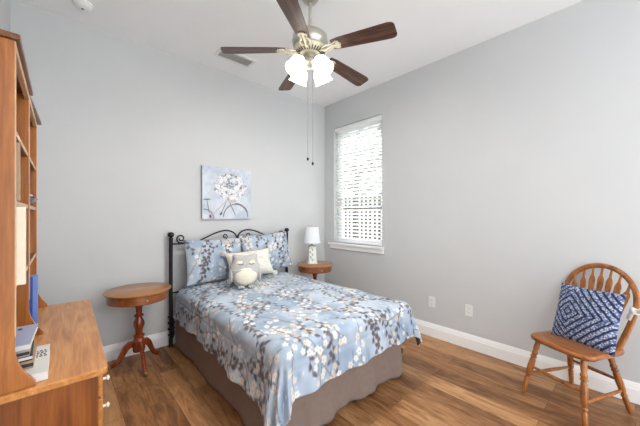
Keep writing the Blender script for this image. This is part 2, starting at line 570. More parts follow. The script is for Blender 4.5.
# blind
bl = thing('window_blind', 'white horizontal slat blind lowered and half open in the window', 'blind', (XR + 0.045, (WY0 + WY1) / 2, WZ0))
bw = hw - 0.008
MB().box((-0.035, -bw, wh - 0.055), (0.03, bw, wh - 0.004)).build('headrail', M['vinyl'], bl, smooth=False, bevel=0.004)
sm = MB()
pitch = 0.0502
tilt = math.radians(34)
z = wh - 0.085
zs = []
while z > 0.055:
    zs.append(z)
    # room side edge up, window side edge down
    Mx = Matrix.Translation((0, 0, z)) @ Matrix.Rotation(tilt, 4, 'Y')
    n = 5
    vs = []; fs = []
    for yy in (-bw + 0.004, bw - 0.004):
        for i in range(n):
            u = -0.025 + 0.05 * i / (n - 1)
            c = 0.0025 * (1 - (u / 0.025) ** 2)
            vs.append((u, yy, c + 0.0012))
        for i in range(n):
            u = 0.025 - 0.05 * i / (n - 1)
            c = 0.0025 * (1 - (u / 0.025) ** 2)
            vs.append((u, yy, c - 0.0012))
    k = 2 * n
    fs = [(i, (i + 1) % k, k + (i + 1) % k, k + i) for i in range(k)] + [tuple(range(k))[::-1], tuple(range(k, 2 * k))]
    sm.add(vs, fs, Mx)
    z -= pitch
sm.build('slats', M['slat'], bl, ang=60)
MB().box((-0.028, -bw + 0.003, 0.006), (0.026, bw - 0.003, 0.026)).build('bottom_rail', M['vinyl'], bl, smooth=False, bevel=0.004)
for yy in (-0.29, 0.0, 0.29):
    c = MB()
    for dx in (-0.027, 0.027):
        c.tube([(dx, yy, 0.02), (dx, yy, wh - 0.05)], 0.0012, 6)
    c.build('ladder_cord', M['plastic'], bl)
MB().tube([(-0.038, hw - 0.09, wh - 0.06), (-0.04, hw - 0.09, 0.75)], 0.004, 8).build('tilt_wand', M['plastic'], bl)

# outside the window
struct(MB().box((XR + 0.16, -6, -0.25), (XR + 12, 16, -0.2)).build('ground', M['lawn'], smooth=False))
fence = thing('picket_fence', 'dark picket fence outside beyond the blind', 'fence', (5.3, 4.2, -0.2))
fp = MB()
for i in range(44):
    y = -2.8 + i * 0.128
    fp.box((0, y, 0.05), (0.02, y + 0.07, 2.0))
fp.build('picket_slats', M['fence'], fence, smooth=False)
for zz in (0.4, 1.7):
    MB().box((0.022, -2.85, zz), (0.06, 2.9, zz + 0.09)).build('fence_rail', M['fence'], fence, smooth=False)


def tree(x, y, h, r, seed, label):
    g = random.Random(seed)
    t_ = thing('garden_tree', label, 'tree', (x, y, -0.2))
    tr = MB(); tr.tube([(0, 0, 0), (0.05, 0.02, h * 0.4), (-0.03, 0.05, h * 0.8)], [0.12, 0.09, 0.04], 10)
    for k in range(9):
        a = g.uniform(0, 2 * PI); z0 = h * g.uniform(0.35, 0.75)
        tr.tube([(0, 0, z0), (r * 0.5 * math.cos(a), r * 0.5 * math.sin(a), z0 + h * 0.15), (r * 0.9 * math.cos(a), r * 0.9 * math.sin(a), z0 + h * 0.24)], [0.045, 0.028, 0.012], 7)
    tr.build('trunk', M['bark'], t_)
    fo = MB()
    for k in range(1100):
        a = g.uniform(0, 2 * PI); rr = r * g.uniform(0.1, 1) ** 0.6; zz = h * g.uniform(0.42, 1.02)
        c = Vector((rr * math.cos(a), rr * math.sin(a), zz))
        R_ = Matrix.Translation(c) @ Matrix.Rotation(g.uniform(0, 6), 4, 'Z') @ Matrix.Rotation(g.uniform(-1, 1), 4, 'X')
        l = g.uniform(0.10, 0.20)
        fo.add([(-l, 0, 0), (0, -l * 0.45, 0.02), (l, 0, 0), (0, l * 0.45, 0.02)], [(0, 1, 2, 3)], R_)
    fo.build('foliage', M['leaf'], t_, smooth=False)


tree(8.4, 7.2, 5.6, 2.1, 3, 'leafy tree beyond the fence seen through the left of the blind')
tree(9.4, 3.3, 5.2, 1.9, 8, 'leafy tree beyond the fence seen through the right of the blind')

# ------------------------------------------------------------------ ceiling and wall fixtures
vent = thing('ceiling_vent', 'white slatted air vent in the ceiling behind a fan blade', 'vent', (1.40, 2.90, HC))
v = MB(); a, b2 = 0.20, 0.10
v.box((-a, -b2, -0.012), (a, -b2 + 0.028, 0)).box((-a, b2 - 0.028, -0.012), (a, b2, 0))
v.box((-a, -b2 + 0.028, -0.012), (-a + 0.028, b2 - 0.028, 0)).box((a - 0.028, -b2 + 0.028, -0.012), (a, b2 - 0.028, 0))
v.build('vent_frame', M['plastic'], vent, smooth=False, bevel=0.003)
MB().box((-a + 0.028, -b2 + 0.028, -0.002), (a - 0.028, b2 - 0.028, -0.0005)).build('vent_backing', M['vent_grey'], vent, smooth=False)
lv = MB()
for i in range(9):
    y = -b2 + 0.036 + i * 0.0165
    lv.box((-a + 0.028, -0.009, -0.0012), (a - 0.028, 0.009, 0.0012), Matrix.Translation((0, y, -0.008)) @ Matrix.Rotation(0.5, 4, 'X'))
lv.build('louvre_slats', M['plastic'], vent, smooth=False)

sd = thing('smoke_detector', 'round white smoke detector on the ceiling near the left wall', 'smoke detector', (0.13, 2.98, HC))
MB().lathe([(0.068, 0), (0.068, -0.012), (0.066, -0.016)], 32).build('base_plate', M['plastic'], sd)
MB().lathe([(0.0, -0.044), (0.03, -0.043), (0.046, -0.038), (0.056, -0.028), (0.06, -0.016), (0.0601, -0.0155)][::-1], 32).build('cover', M['plastic'], sd)
MB().lathe([(0.008, -0.044), (0.008, -0.047), (0.0, -0.0475)], 12).build('test_button', M['dark_slot'], sd)


def outlet(y, label):
    o = thing('wall_outlet', label, 'outlet', (XR, y, 0.385), 0, 'power outlets low on the window wall')
    pl = MB(); pl.box((-0.006, -0.036, -0.058), (0, 0.036, 0.058))
    pl.build('cover_plate', M['plastic'], o, smooth=False, bevel=0.003)
    for zz in (-0.02, 0.02):
        f = MB().lathe([(0.0155, 0), (0.0155, 0.002), (0.0, 0.002)], 20, Matrix.Translation((-0.006, 0, zz)) @ Matrix.Rotation(-PI / 2, 4, 'Y')).build('socket', M['plastic'], o)
        sl_ = MB()
        for yy in (-0.006, 0.006):
            sl_.box((-0.0087, yy - 0.001, zz - 0.001), (-0.0078, yy + 0.001, zz + 0.008))
        sl_.box((-0.0087, -0.002, zz - 0.010), (-0.0078, 0.002, zz - 0.006))
        sl_.build('slot', M['outlet_slot'], f, smooth=False)


outlet(1.524, 'white wall outlet nearer to the bed')
outlet(1.134, 'white wall outlet nearer to the wooden chair')

# ------------------------------------------------------------------ ceiling fan
FX, FY, FZ = 1.42, 1.68, 2.62
fan = thing('ceiling_fan', 'five-blade brown ceiling fan with lit frosted glass lamps', 'ceiling fan', (FX, FY, FZ))
MB().lathe([(0.0, HC - FZ), (0.075, HC - FZ), (0.075, HC - FZ - 0.02), (0.05, HC - FZ - 0.06), (0.018, HC - FZ - 0.075), (0.0, HC - FZ - 0.075)][::-1], 28).build('ceiling_canopy', M['nickel'], fan)
MB().lathe([(0.013, 0.13), (0.013, HC - FZ - 0.07)], 14).build('downrod', M['nickel'], fan)
MB().lathe([(0.0, 0.150), (0.03, 0.150), (0.05, 0.135), (0.105, 0.120), (0.132, 0.095), (0.138, 0.06), (0.132, 0.03), (0.12, 0.015), (0.0, 0.015)][::-1], 40).build('motor_housing', M['nickel'], fan)
vg = MB().lathe([(0.0, 0.014), (0.122, 0.014), (0.126, 0.0), (0.112, -0.022), (0.075, -0.034), (0.0, -0.036)][::-1], 40).build('vented_ring', M['ivory_metal'], fan)
vs_ = MB()
for k in range(30):
    a = 2 * PI * k / 30
    Rm = Matrix.Rotation(a, 4, 'Z') @ Matrix.Translation((0.095, 0, -0.0295)) @ Matrix.Rotation(0.32, 4, 'Y').inverted()
    vs_.box((-0.019, -0.0042, -0.004), (0.019, 0.0042, 0.004), Rm)
vs_.build('vent_slots', M['dark_slot'], vg, smooth=False)


def blade_mesh():
    # along +x, root 0.19 to tip 0.66
    out = []
    def wd(u):
        return 0.050 + 0.018 * u
    top = [(0.19, 0.043)]
    for i in range(7):
        u = (i + 1) / 7
        top.append((0.19 + u * 0.43, wd(u)))
    tip = [(0.645, 0.062), (0.657, 0.050), (0.66, 0.035)]
    up = top + tip
    pts = up + [(x, -y) for x, y in reversed(up)]
    return pts


for k in range(5):
    ang = 2 * PI * k / 5 + math.radians(0.5)
    Rz = Matrix.Rotation(ang, 4, 'Z')
    Bm = MB()
    loc = Matrix.Rotation(math.radians(4.2), 4, 'Y') @ Matrix.Rotation(math.radians(-12), 4, 'X')
    Bm.prism(blade_mesh(), -0.003, 0.003, loc)
    bo = Bm.build('blade', M['walnut'], fan, ang=30)
    bo.rotation_euler = (0, 0, ang)
    ir = MB()
    for s in (-1, 1):
        ir.tube([(0.10, s * 0.012, -0.022), (0.135, s * 0.034, -0.028), (0.165, s * 0.036, -0.026), (0.195, s * 0.018, -0.020), (0.225, s * 0.030, -0.0225 - s * 0.0055), (0.25, s * 0.026, -0.0255 - s * 0.0055)], 0.0065, 8)
    ir.tube([(0.09, 0, -0.024), (0.14, 0, -0.036), (0.19, 0, -0.021), (0.262, 0, -0.0265)], [0.011, 0.008, 0.009, 0.007], 8)
    ir.lathe([(0.0, 0), (0.022, 0), (0.022, 0.004), (0, 0.004)], 16, Matrix.Translation((0.238, 0, -0.0275)) @ loc)
    ir.build('blade_iron', M['ivory_metal'], bo)
MB().lathe([(0.0, -0.036), (0.045, -0.036), (0.05, -0.05), (0.048, -0.075), (0.06, -0.09), (0.058, -0.115), (0.035, -0.135), (0.008, -0.145), (0.0, -0.15)][::-1], 28).build('light_kit_hub', M['nickel'], fan)
for k in range(4):
    a = math.radians(2 + 90 * k)
    d = Vector((math.cos(a), math.sin(a), 0))
    arm = MB().tube([d * 0.045 + Vector((0, 0, -0.1)), d * 0.072 + Vector((0, 0, -0.088)), d * 0.088 + Vector((0, 0, -0.104))], 0.009, 10)
    arm.build('lamp_arm', M['nickel'], fan)
    base = d * 0.092 + Vector((0, 0, -0.102))
    dirv = (d * 0.50 + Vector((0, 0, -0.866))).normalized()
    q = dirv.to_track_quat('Z', 'Y').to_matrix().to_4x4()
    T = Matrix.Translation(base) @ q
    sh = MB()
    outer = [(0.026, 0.0), (0.040, 0.012), (0.056, 0.035), (0.063, 0.06), (0.064, 0.085), (0.068, 0.105), (0.075, 0.118)]
    inner = [(r - 0.004, z_) for r, z_ in reversed(outer)]
    sh.lathe(outer + inner, 28, T)
    so = sh.build('glass_shade', M['lit_glass'], fan)
    MB().lathe([(0.0, -0.012), (0.026, -0.012), (0.028, 0.004), (0.0, 0.006)], 20, T).build('lamp_collar', M['nickel'], so)
    MB().ball((0, 0, 0.026), (0.018, 0.018, 0.022), 14, 10, T).build('light_bulb', M['lit_glass'], so)
    ld = bpy.data.lights.new('bulb_light', 'POINT')
    ld.energy = BULB_W; ld.color = (1.0, 0.97, 0.93); ld.shadow_soft_size = 0.022
    lo = bpy.data.objects.new('bulb_light', ld); col.objects.link(lo)
    lo.parent = fan
    lo.location = base + dirv * 0.08
for (dx, dy, zl) in ((-0.012, 0.012, 1.79), (0.017, -0.012, 1.755)):
    pc = MB(); pc.tube([(dx, dy, -0.13), (dx, dy, zl - FZ)], 0.001, 6)
    po = pc.build('pull_chain', M['chain'], fan)
    MB().ball((dx, dy, zl - FZ - 0.008), (0.009, 0.009, 0.013), 12, 8).build('chain_knob', M['iron'], po)

# ------------------------------------------------------------------ printed floral pattern (blossom twigs)
def smooth_noise(h, w, cell, g):
    gh, gw = int(h / cell) + 3, int(w / cell) + 3
    a = g.random((gh, gw))
    ys = np.arange(h) / cell; xs = np.arange(w) / cell
    y0 = ys.astype(int); x0 = xs.astype(int)
    fy = (ys - y0)[:, None]; fx = (xs - x0)[None, :]
    fy = fy * fy * (3 - 2 * fy); fx = fx * fx * (3 - 2 * fx)
    A = a[y0][:, x0]; B = a[y0][:, x0 + 1]; C_ = a[y0 + 1][:, x0]; D = a[y0 + 1][:, x0 + 1]
    return (A * (1 - fx) + B * fx) * (1 - fy) + (C_ * (1 - fx) + D * fx) * fy


def lin(c):
    return np.array(S(*c)[:3])


class Raster:
    def __init__(self, w, h, res):
        self.res = res; self.W = int(w / res); self.H = int(h / res)
        self.a = np.zeros((self.H, self.W, 3))

    def ell(self, x, y, rx, ry, ang, c, al=1.0):
        r = max(rx, ry) + self.res
        x0, x1 = int(max(0, (x - r) / self.res)), int(min(self.W, (x + r) / self.res + 2))
        y0, y1 = int(max(0, (y - r) / self.res)), int(min(self.H, (y + r) / self.res + 2))
        if x1 <= x0 or y1 <= y0:
            return
        X, Y = np.meshgrid((np.arange(x0, x1) + 0.5) * self.res - x, (np.arange(y0, y1) + 0.5) * self.res - y)
        ca, sa = math.cos(ang), math.sin(ang)
        u = (X * ca + Y * sa) / rx; v_ = (-X * sa + Y * ca) / ry
        d = np.sqrt(u * u + v_ * v_)
        k = np.clip((1 - d) * min(rx, ry) / self.res + 0.5, 0, 1)[..., None] * al
        self.a[y0:y1, x0:x1] = self.a[y0:y1, x0:x1] * (1 - k) + np.array(c) * k

    def line(self, pts, wd, c, al=1.0):
        for (xa, ya), (xb, yb) in zip(pts[:-1], pts[1:]):
            L = math.hypot(xb - xa, yb - ya)
            self.ell((xa + xb) / 2, (ya + yb) / 2, L / 2 + wd, wd, math.atan2(yb - ya, xb - xa), c, al)

    def sample(self, X, Y):
        fx = np.clip(X / self.res - 0.5, 0, self.W - 1.001); fy = np.clip(Y / self.res - 0.5, 0, self.H - 1.001)
        x0 = fx.astype(int); y0 = fy.astype(int); x1 = np.minimum(x0 + 1, self.W - 1); y1 = np.minimum(y0 + 1, self.H - 1)
        tx = (fx - x0)[..., None]; ty = (fy - y0)[..., None]
        a = self.a
        return (a[y0, x0] * (1 - tx) + a[y0, x1] * tx) * (1 - ty) + (a[y1, x0] * (1 - tx) + a[y1, x1] * tx) * ty


def floral(w, h, seed, density=42.0, res=0.0045):
    g = random.Random(seed); ng = np.random.default_rng(seed)
    R = Raster(w, h, res)
    n = 0.6 * smooth_noise(R.H, R.W, 0.22 / res, ng) + 0.4 * smooth_noise(R.H, R.W, 0.05 / res, ng)
    n = np.clip((n - 0.25) / 0.5, 0, 1)[..., None]
    R.a = lin((142, 160, 180)) * (1 - n) + lin((186, 197, 209)) * n
    dark = [lin((92, 82, 84)), lin((108, 94, 92)), lin((80, 78, 88))]
    white = [lin((232, 230, 226)), lin((220, 214, 204)), lin((208, 192, 170)), lin((214, 220, 228))]
    for i in range(int(w * h * 90)):
        R.ell(g.uniform(0, w), g.uniform(0, h), g.uniform(0.007, 0.014), g.uniform(0.005, 0.009), g.uniform(0, PI), white[3], 0.8)
    cell = 1 / math.sqrt(density)
    starts = [((i + g.uniform(0.05, 0.95)) * cell - 0.1, (j + g.uniform(0.05, 0.95)) * cell) for i in range(int((w + 0.2) / cell) + 1) for j in range(int((h + 0.35) / cell) + 1)]
    g.shuffle(starts)
    for i, (x, y) in enumerate(starts):
        a = g.gauss(-PI / 2, 0.55) if g.random() < 0.8 else g.uniform(0, 2 * PI)
        L = g.uniform(0.28, 0.55); step = 0.02
        pts = [(x, y)]
        for k in range(int(L / step)):
            a += g.gauss(0, 0.09)
            x += step * math.cos(a); y += step * math.sin(a); pts.append((x, y))
        kind = g.random()
        R.line(pts, 0.0029, dark[i % 3], 0.95)
        for j in range(2, len(pts), 2):
            px, py = pts[j]
            aj = math.atan2(pts[j][1] - pts[j - 1][1], pts[j][0] - pts[j - 1][0])
            s = 1 if (j // 2) % 2 else -1
            if kind < 0.46:          # dark leaf twig
                la = aj + s * 0.8; sz = g.uniform(0.014, 0.022)
                cx, cy = px + sz * math.cos(la), py + sz * math.sin(la)
                R.ell(cx, cy, sz, sz * 0.58, la, dark[g.randrange(3)])
                R.ell(cx - 0.4 * sz * math.cos(la), cy - 0.4 * sz * math.sin(la), sz * 0.7, sz * 0.62, la + 1.2, dark[g.randrange(3)])
            else:                    # blossom twig
                if g.random() < 0.25:
                    continue
                cx, cy = px + s * 0.02 * math.cos(aj + 1.5), py + s * 0.02 * math.sin(aj + 1.5)
                c = white[g.choice((0, 0, 1, 1, 2))]
                sz = g.uniform(0.011, 0.017); ph = g.uniform(0, 6)
                for p in range(5):
                    b_ = ph + p * 2 * PI / 5
                    R.ell(cx + sz * 0.75 * math.cos(b_), cy + sz * 0.75 * math.sin(b_), sz * 0.7, sz * 0.5, b_, c)
                R.ell(cx, cy, sz * 0.3, sz * 0.3, 0, lin((176, 150, 120)))
    return R


# ------------------------------------------------------------------ bed
BX0, BX1, BYF, BYH = 0.865, 2.24, 1.265, 3.17
TOPZ = 0.605
bed = thing('iron_bed', 'black iron bed frame with scrolled headboard and ball finials', 'bed', (1.565, 3.205, 0))
for s in (-1, 1):
    p = MB()
    p.lathe([(0.0, 0.0), (0.022, 0.0), (0.022, 0.02), (0.0185, 0.03), (0.0185, 1.10), (0.024, 1.103), (0.024, 1.112), (0.012, 1.118), (0.012, 1.122), (0.024, 1.128), (0.031, 1.142), (0.031, 1.156), (0.022, 1.172), (0.0, 1.178)], 20, Matrix.Translation((s * 0.727, 0, 0)))
    p.build('headboard_post', M['iron'], bed)


def bez(p0, p1, p2, p3, n=18):
    out = []
    for i in range(n + 1):
        t_ = i / n; u = 1 - t_
        out.append(tuple(u ** 3 * a + 3 * u * u * t_ * b + 3 * u * t_ * t_ * c + t_ ** 3 * d for a, b, c, d in zip(p0, p1, p2, p3)))
    return out


for s in (-1, 1):
    arc = bez((s * 0.48, 0, 1.055), (s * 0.36, 0, 1.10), (s * 0.20, 0, 1.20), (s * 0.09, 0, 1.165), 20) + bez((s * 0.09, 0, 1.165), (s * 0.04, 0, 1.15), (s * 0.005, 0, 1.12), (s * 0.004, 0, 1.06), 10)[1:]
    MB().tube(arc, 0.0085, 10).build('arched_rail', M['iron'], bed)
    sp = []
    for i in range(36):
        tt = i / 35
        a = -PI / 2 - tt * 2 * PI * 1.3
        r = 0.044 * (1 - 0.66 * tt)
        sp.append((s * (0.63 - r * math.cos(a)), 0, 1.104 + r * math.sin(a)))
    MB().tube([(s * 0.50, 0, 1.053), (s * 0.57, 0, 1.056)] + sp, 0.0075, 10).build('scroll', M['iron'], bed)
    sc2 = []
    for i in range(26):
        tt = i / 25
        a = -PI / 2 + tt * 2 * PI * 1.2
        r = 0.032 * (1 - 0.7 * tt)
        sc2.append((s * (0.15 - r * math.cos(a)), 0, 1.105 + r * math.sin(a)))
    MB().tube(sc2, 0.006, 8).build('scroll', M['iron'], bed)
for zz in (1.052, 0.55):
    MB().tube([(-0.727, 0, zz), (0.727, 0, zz)], 0.009, 10).build('cross_rail', M['iron'], bed)
for i in range(7):
    x = -0.54 + i * 0.18
    MB().tube([(x, 0, 0.55), (x, 0, 1.052)], 0.006, 8).build('spindle', M['iron'], bed)
for s in (-1, 1):
    b_ = MB()
    b_.box((s * 0.727 - 0.02, -0.035, 0.10), (s * 0.727 + 0.02, -0.0195, 0.34))
    for zz in (0.13, 0.19, 0.25, 0.31):
        b_.box((min(s * 0.70, s * 0.765), -0.045, zz), (max(s * 0.70, s * 0.765), -0.034, zz + 0.022))
    b_.build('side_bracket', M['iron'], bed, smooth=False, bevel=0.002)
    MB().box((s * 0.62 - 0.02, -1.83, 0.15), (s * 0.62 + 0.02, -0.02, 0.19)).build('side_rail', M['iron'], bed, smooth=False)
for s in (-1, 1):
    for yy in (-1.70, -0.95):
        MB().lathe([(0.0, 0.0), (0.022, 0), (0.018, 0.15), (0.0, 0.15)], 14, Matrix.Translation((s * 0.62, yy, 0))).build('leg', M['iron'], bed)
MB().box((-0.64, -1.845, 0.15), (0.64, -1.80, 0.19)).build('foot_rail', M['iron'], bed, smooth=False)

bs = MB().box((0.915, 1.385, 0.192), (2.14, 3.165, 0.375)).build('box_spring', M['sheet'], smooth=False, bevel=0.02)
tag(bs, 'fabric box spring under the mattress behind the brown bed skirt', 'box spring')
mt = MB().box((0.93, 1.335, 0.378), (2.185, 3.165, 0.56)).build('mattress', M['sheet'], smooth=True, bevel=0.04, bseg=4)
tag(mt, 'white mattress covered by the blue floral comforter', 'mattress')


def bed_skirt():
    # path: left head -> foot-left -> foot-right -> right head, gathered folds
    x0, x1, yf, yh = 0.895, 2.16, 1.365, 3.16
    path = []
    r = 0.03
    L1 = yh - yf - r
    n1, n2 = 130, 110
    for i in range(n1):
        path.append((x0, yh - L1 * i / n1, -1, 0))
    for i in range(8):
        a = PI + (PI / 2) * i / 8
        path.append((x0 + r + r * math.cos(a), yf + r + r * math.sin(a), math.cos(a), math.sin(a)))
    L2 = x1 - x0 - 2 * r
    for i in range(n2):
        path.append((x0 + r + L2 * i / n2, yf, 0, -1))
    for i in range(8):
        a = 1.5 * PI + (PI / 2) * i / 8
        path.append((x1 - r + r * math.cos(a), yf + r + r * math.sin(a), math.cos(a), math.sin(a)))
    for i in range(n1 + 1):
        path.append((x1, yf + r + L1 * i / n1, 1, 0))
    nz = 18
    P = np.zeros((len(path), nz, 3))
    s = 0.0
    for i, (x, y, nx, ny) in enumerate(path):
        if i:
            s += math.hypot(x - path[i - 1][0], y - path[i - 1][1])
        wob = 0.55 * math.sin(s * 9.0) + 0.3 * math.sin(s * 21 + 1.3) + 0.35 * math.sin(s * 4.1 + 2)
        if ny < -0.5:
            wob = 1.5 * math.sin(s * 15.0 + 0.5) + 1.0 * abs(math.sin(s * 7.0)) + 0.5 * math.sin(s * 41)
        for k in range(nz):
            t_ = k / (nz - 1)
            z_ = 0.374 - t_ * (0.374 - 0.022 - 0.010 * math.sin(s * 6.0))
            off = 0.008 + 0.012 * t_ + wob * 0.013 * t_
            P[i, k] = (x + nx * off, y + ny * off, z_)
    o = grid_mesh('bed_skirt', P, None, M['taupe'])
    so = o.modifiers.new('solid', 'SOLIDIFY'); so.thickness = 0.003; so.offset = -1
    tag(o, 'taupe brown gathered bed skirt hanging below the blue comforter', 'bed skirt')


bed_skirt()


def comforter():
    step = 0.0062
    r = 0.075
    x0, x1, y0 = BX0, BX1, BYF
    dl, dr, df = 0.245, 0.225, 0.222
    a = np.arange(x0 - dl, x1 + dr + step, step)
    b_ = np.arange(y0 - df, 3.10, step)
    A, B = np.meshgrid(a, b_, indexing='ij')
    W = A.max() - A.min(); H = B.max() - B.min()
    R = floral(W + 0.05, H + 0.05, 11)
    colr = R.sample(A - A.min(), B - B.min())
    # cloth hangs further towards the foot on the left side
    A2 = np.where(A < x0 + r, x0 + r - (x0 + r - A) * (1.0 + 0.24 * np.clip((2.3 - B) / 1.1, 0, 1)), A)
    qx = np.clip(A2, x0 + r, x1 - r); qy = np.maximum(B, y0 + r)
    vx, vy = A2 - qx, B - qy
    s = np.sqrt(vx * vx + vy * vy); sn = np.maximum(s, 1e-9)
    dx, dy = vx / sn, vy / sn
    phi = np.arctan2(dx, -dy)           # -pi/2 left, 0 foot, pi/2 right
    corner = np.clip(1 - np.abs(np.abs(phi) - PI / 4) / (PI / 4), 0, 1) * (s > 1e-6)
    s = s * (1 + 0.20 * corner * (phi < 0))
    q = PI / 2 * r
    on = np.minimum(s, q)
    out = r * np.sin(on / r); drop = r * (1 - np.cos(on / r))
    ex = np.maximum(s - q, 0)
    # along-edge coordinate for folds
    e = np.where(np.abs(dy) > 0.9, qx * 1.0, qy * 1.0) + phi * 0.16
    corner = np.clip(1 - np.abs(np.abs(phi) - PI / 4) / (PI / 4), 0, 1) * (s > 1e-6)
    fold = (0.55 * np.sin(e * 13 + 0.6) + 0.45 * np.sin(e * 29 + 2.0)) * 0.020 * np.clip(ex / 0.2, 0, 1)
    cf = np.sin(phi * 13.0 + 0.4) * 0.030 * corner * np.clip(ex / 0.15, 0, 1)
    flare = 0.18 + 0.10 * corner
    out = out + ex * flare + fold + cf
    drop = drop + ex * np.sqrt(np.maximum(1 - flare ** 2, 0.2))
    X = qx + dx * out; Y = qy + dy * out
    g = np.random.default_rng(5)
    nb = smooth_noise(*A.shape, 0.20 / step, g) - 0.5
    nb2 = smooth_noise(*A.shape, 0.07 / step, g) - 0.5
    cx = (A - (x0 + x1) / 2) / ((x1 - x0) / 2)
    crown = 0.022 * (1 - np.clip(np.abs(cx), 0, 1) ** 2.5)
    Z = TOPZ - drop + (crown + 0.014 * nb + 0.006 * nb2) * np.clip(1 - ex / 0.1, 0, 1)
    # stitched border line running round near the edge
    ds = np.abs(s - 0.16)
    Z = Z - 0.0; X = X - dx * 0.006 * np.exp(-(ds / 0.008) ** 2); Y = Y - dy * 0.006 * np.exp(-(ds / 0.008) ** 2)
    P = np.stack([X, Y, Z], -1)
    o = grid_mesh('comforter', P, colr, [M['bedding'], M['underside']])
    so = o.modifiers.new('solid', 'SOLIDIFY'); so.thickness = 0.014; so.offset = -1; so.material_offset = 1
    tag(o, 'blue floral comforter draped over the bed', 'comforter')


comforter()


def pillow_grid(w, h, t_, n=60, pinch=0.06, seed=0, wr=0.008):
    """front and back grids of a stuffed pillow lying in local XZ, thickness along Y"""
    u = np.linspace(-1, 1, n)
    U, V = np.meshgrid(u, u, indexing='ij')
    prof = np.clip((1 - np.abs(U) ** 2.6) * (1 - np.abs(V) ** 2.6), 0, 1) ** 0.55
    sx = 1 - pinch * (1 - np.abs(V) ** 2) * np.abs(U)
    sz = 1 - pinch * (1 - np.abs(U) ** 2) * np.abs(V)
    g = np.random.default_rng(seed)
    nzz = (smooth_noise(n, n, n / 6, g) - 0.5) * wr * 2 + (smooth_noise(n, n, n / 14, g) - 0.5) * wr
    X = U * w / 2 * sx; Z = V * h / 2 * sz
    Yf = -(prof * t_ / 2 + nzz * prof)
    return U, V, np.stack([X, Yf, Z], -1), np.stack([X, -prof * t_ / 2, Z], -1)


def closed_pillow(name, w, h, t_, mat, parent=None, n=60, seed=0, raster=None, roff=(0, 0), pinch=0.06, wr=0.008):
    U, V, F, Bk = pillow_grid(w, h, t_, n, pinch, seed, wr)
    P = np.concatenate([F, Bk[:, ::-1][:, 1:]], axis=1)          # wraps round the top seam
    UV = np.concatenate([np.stack([(U + 1) / 2, (V + 1) / 2], -1), np.stack([(U + 1) / 2, (V + 1) / 2], -1)[:, ::-1][:, 1:]], axis=1)
    colr = None
    if raster is not None:
        colr = raster.sample(UV[..., 0] * w + roff[0], UV[..., 1] * h + roff[1])
    return grid_mesh(name, P, colr, mat, parent, uv=UV, flip=False)


def place(o, loc, rx=0.0, rz=0.0, ry=0.0):
    """lean back by rx, spin in its own plane by ry, then turn by rz"""
    Mx = Matrix.Translation(loc) @ Matrix.Rotation(rz, 4, 'Z') @ Matrix.Rotation(rx, 4, 'X') @ Matrix.Rotation(ry, 4, 'Y')
    o.matrix_world = Mx
    o.location, o.rotation_euler = Mx.to_translation(), Mx.to_euler()


PR = floral(1.7, 1.2, 23, density=46, res=0.004)
p1 = closed_pillow('bed_pillow', 0.66, 0.47, 0.17, M['pillow_print'], seed=1, raster=PR, n=110)
place(p1, (1.255, 3.07, 0.865), math.radians(-15), math.radians(4), math.radians(1))
tag(p1, 'blue floral pillow at the headboard on the dresser side of the bed', 'pillow', 'blue floral bed pillows')
p2 = closed_pillow('bed_pillow', 0.66, 0.47, 0.17, M['pillow_print'], seed=2, raster=PR, roff=(0.85, 0.55), n=110)
place(p2, (1.90, 3.07, 0.895), math.radians(-15), math.radians(-3), math.radians(-3))
tag(p2, 'blue floral pillow at the headboard on the lamp side of the bed', 'pillow', 'blue floral bed pillows')

cp = thing('throw_pillow', 'cream throw pillow with pompom corners behind the plush owl', 'pillow', (1.62, 2.80, 0.76))
cpm = closed_pillow('pillow_body', 0.52, 0.30, 0.15, M['cream_plush'], cp, seed=3, n=40, pinch=0.10, wr=0.018)
for sx_, sz_ in ((-1, -1), (1, -1), (-1, 1), (1, 1)):
    tz = MB(); g = random.Random(int(sx_ * 3 + sz_))
    c = (sx_ * 0.265, 0, sz_ * 0.152)
    tz.ball(c, 0.026, 12, 8)
    for k in range(26):
        dv = Vector((g.gauss(0, 1), g.gauss(0, 1), g.gauss(0, 1))).normalized()
        tz.rod(Vector(c) + dv * 0.016, Vector(c) + dv * 0.034, [(0, 0.006), (1, 0.003)], 6)
    tz.build('pompom', M['cream_plush'], cp)
place(cp, (1.555, 2.865, 0.818), math.radians(-22), math.radians(-10), math.radians(-4))

owl = thing('plush_owl', 'grey and cream plush owl sitting on the bed', 'stuffed toy', (1.385, 2.66, 0.633), math.radians(-20))


def owl_body():
    n, m = 40, 36
    P = []
    for i in range(n + 1):
        t_ = i / n
        z_ = 0.005 + 0.30 * t_
        # half width profile
        if t_ < 0.62:
            wv = 0.150 * math.sin(PI * (0.16 + 0.40 * t_ / 0.62)) ** 0.8
        else:
            k = (t_ - 0.62) / 0.38
            wv = 0.1485 - 0.026 * min(1, k * 1.6) ** 1.2
            wv *= 1 if k < 0.8 else math.sqrt(max(0.0, 1 - ((k - 0.8) / 0.2) ** 2 * 0.75))
        dv = wv * (0.72 if t_ < 0.6 else 0.66)
        if i == 0:
            wv, dv = wv * 0.8, dv * 0.8
        row = []
        for j in range(m):
            a = 2 * PI * j / m
            x = wv * math.copysign(abs(math.cos(a)) ** 0.85, math.cos(a)); y = dv * math.sin(a)
            ear = 0.0
            if t_ > 0.8:
                ear = 0.045 * max(0, (abs(x) / 0.11 - 0.4)) * (t_ - 0.8) / 0.2 * 1.4
            row.append((x, y, z_ + ear))
        P.append(row)
    vs = [p for r_ in P for p in r_]
    fs = [(i * m + j, i * m + (j + 1) % m, (i + 1) * m + (j + 1) % m, (i + 1) * m + j) for i in range(n) for j in range(m)]
    fs += [tuple(reversed(range(m))), tuple(range(n * m, (n + 1) * m))]
    return MB().add(vs, fs)


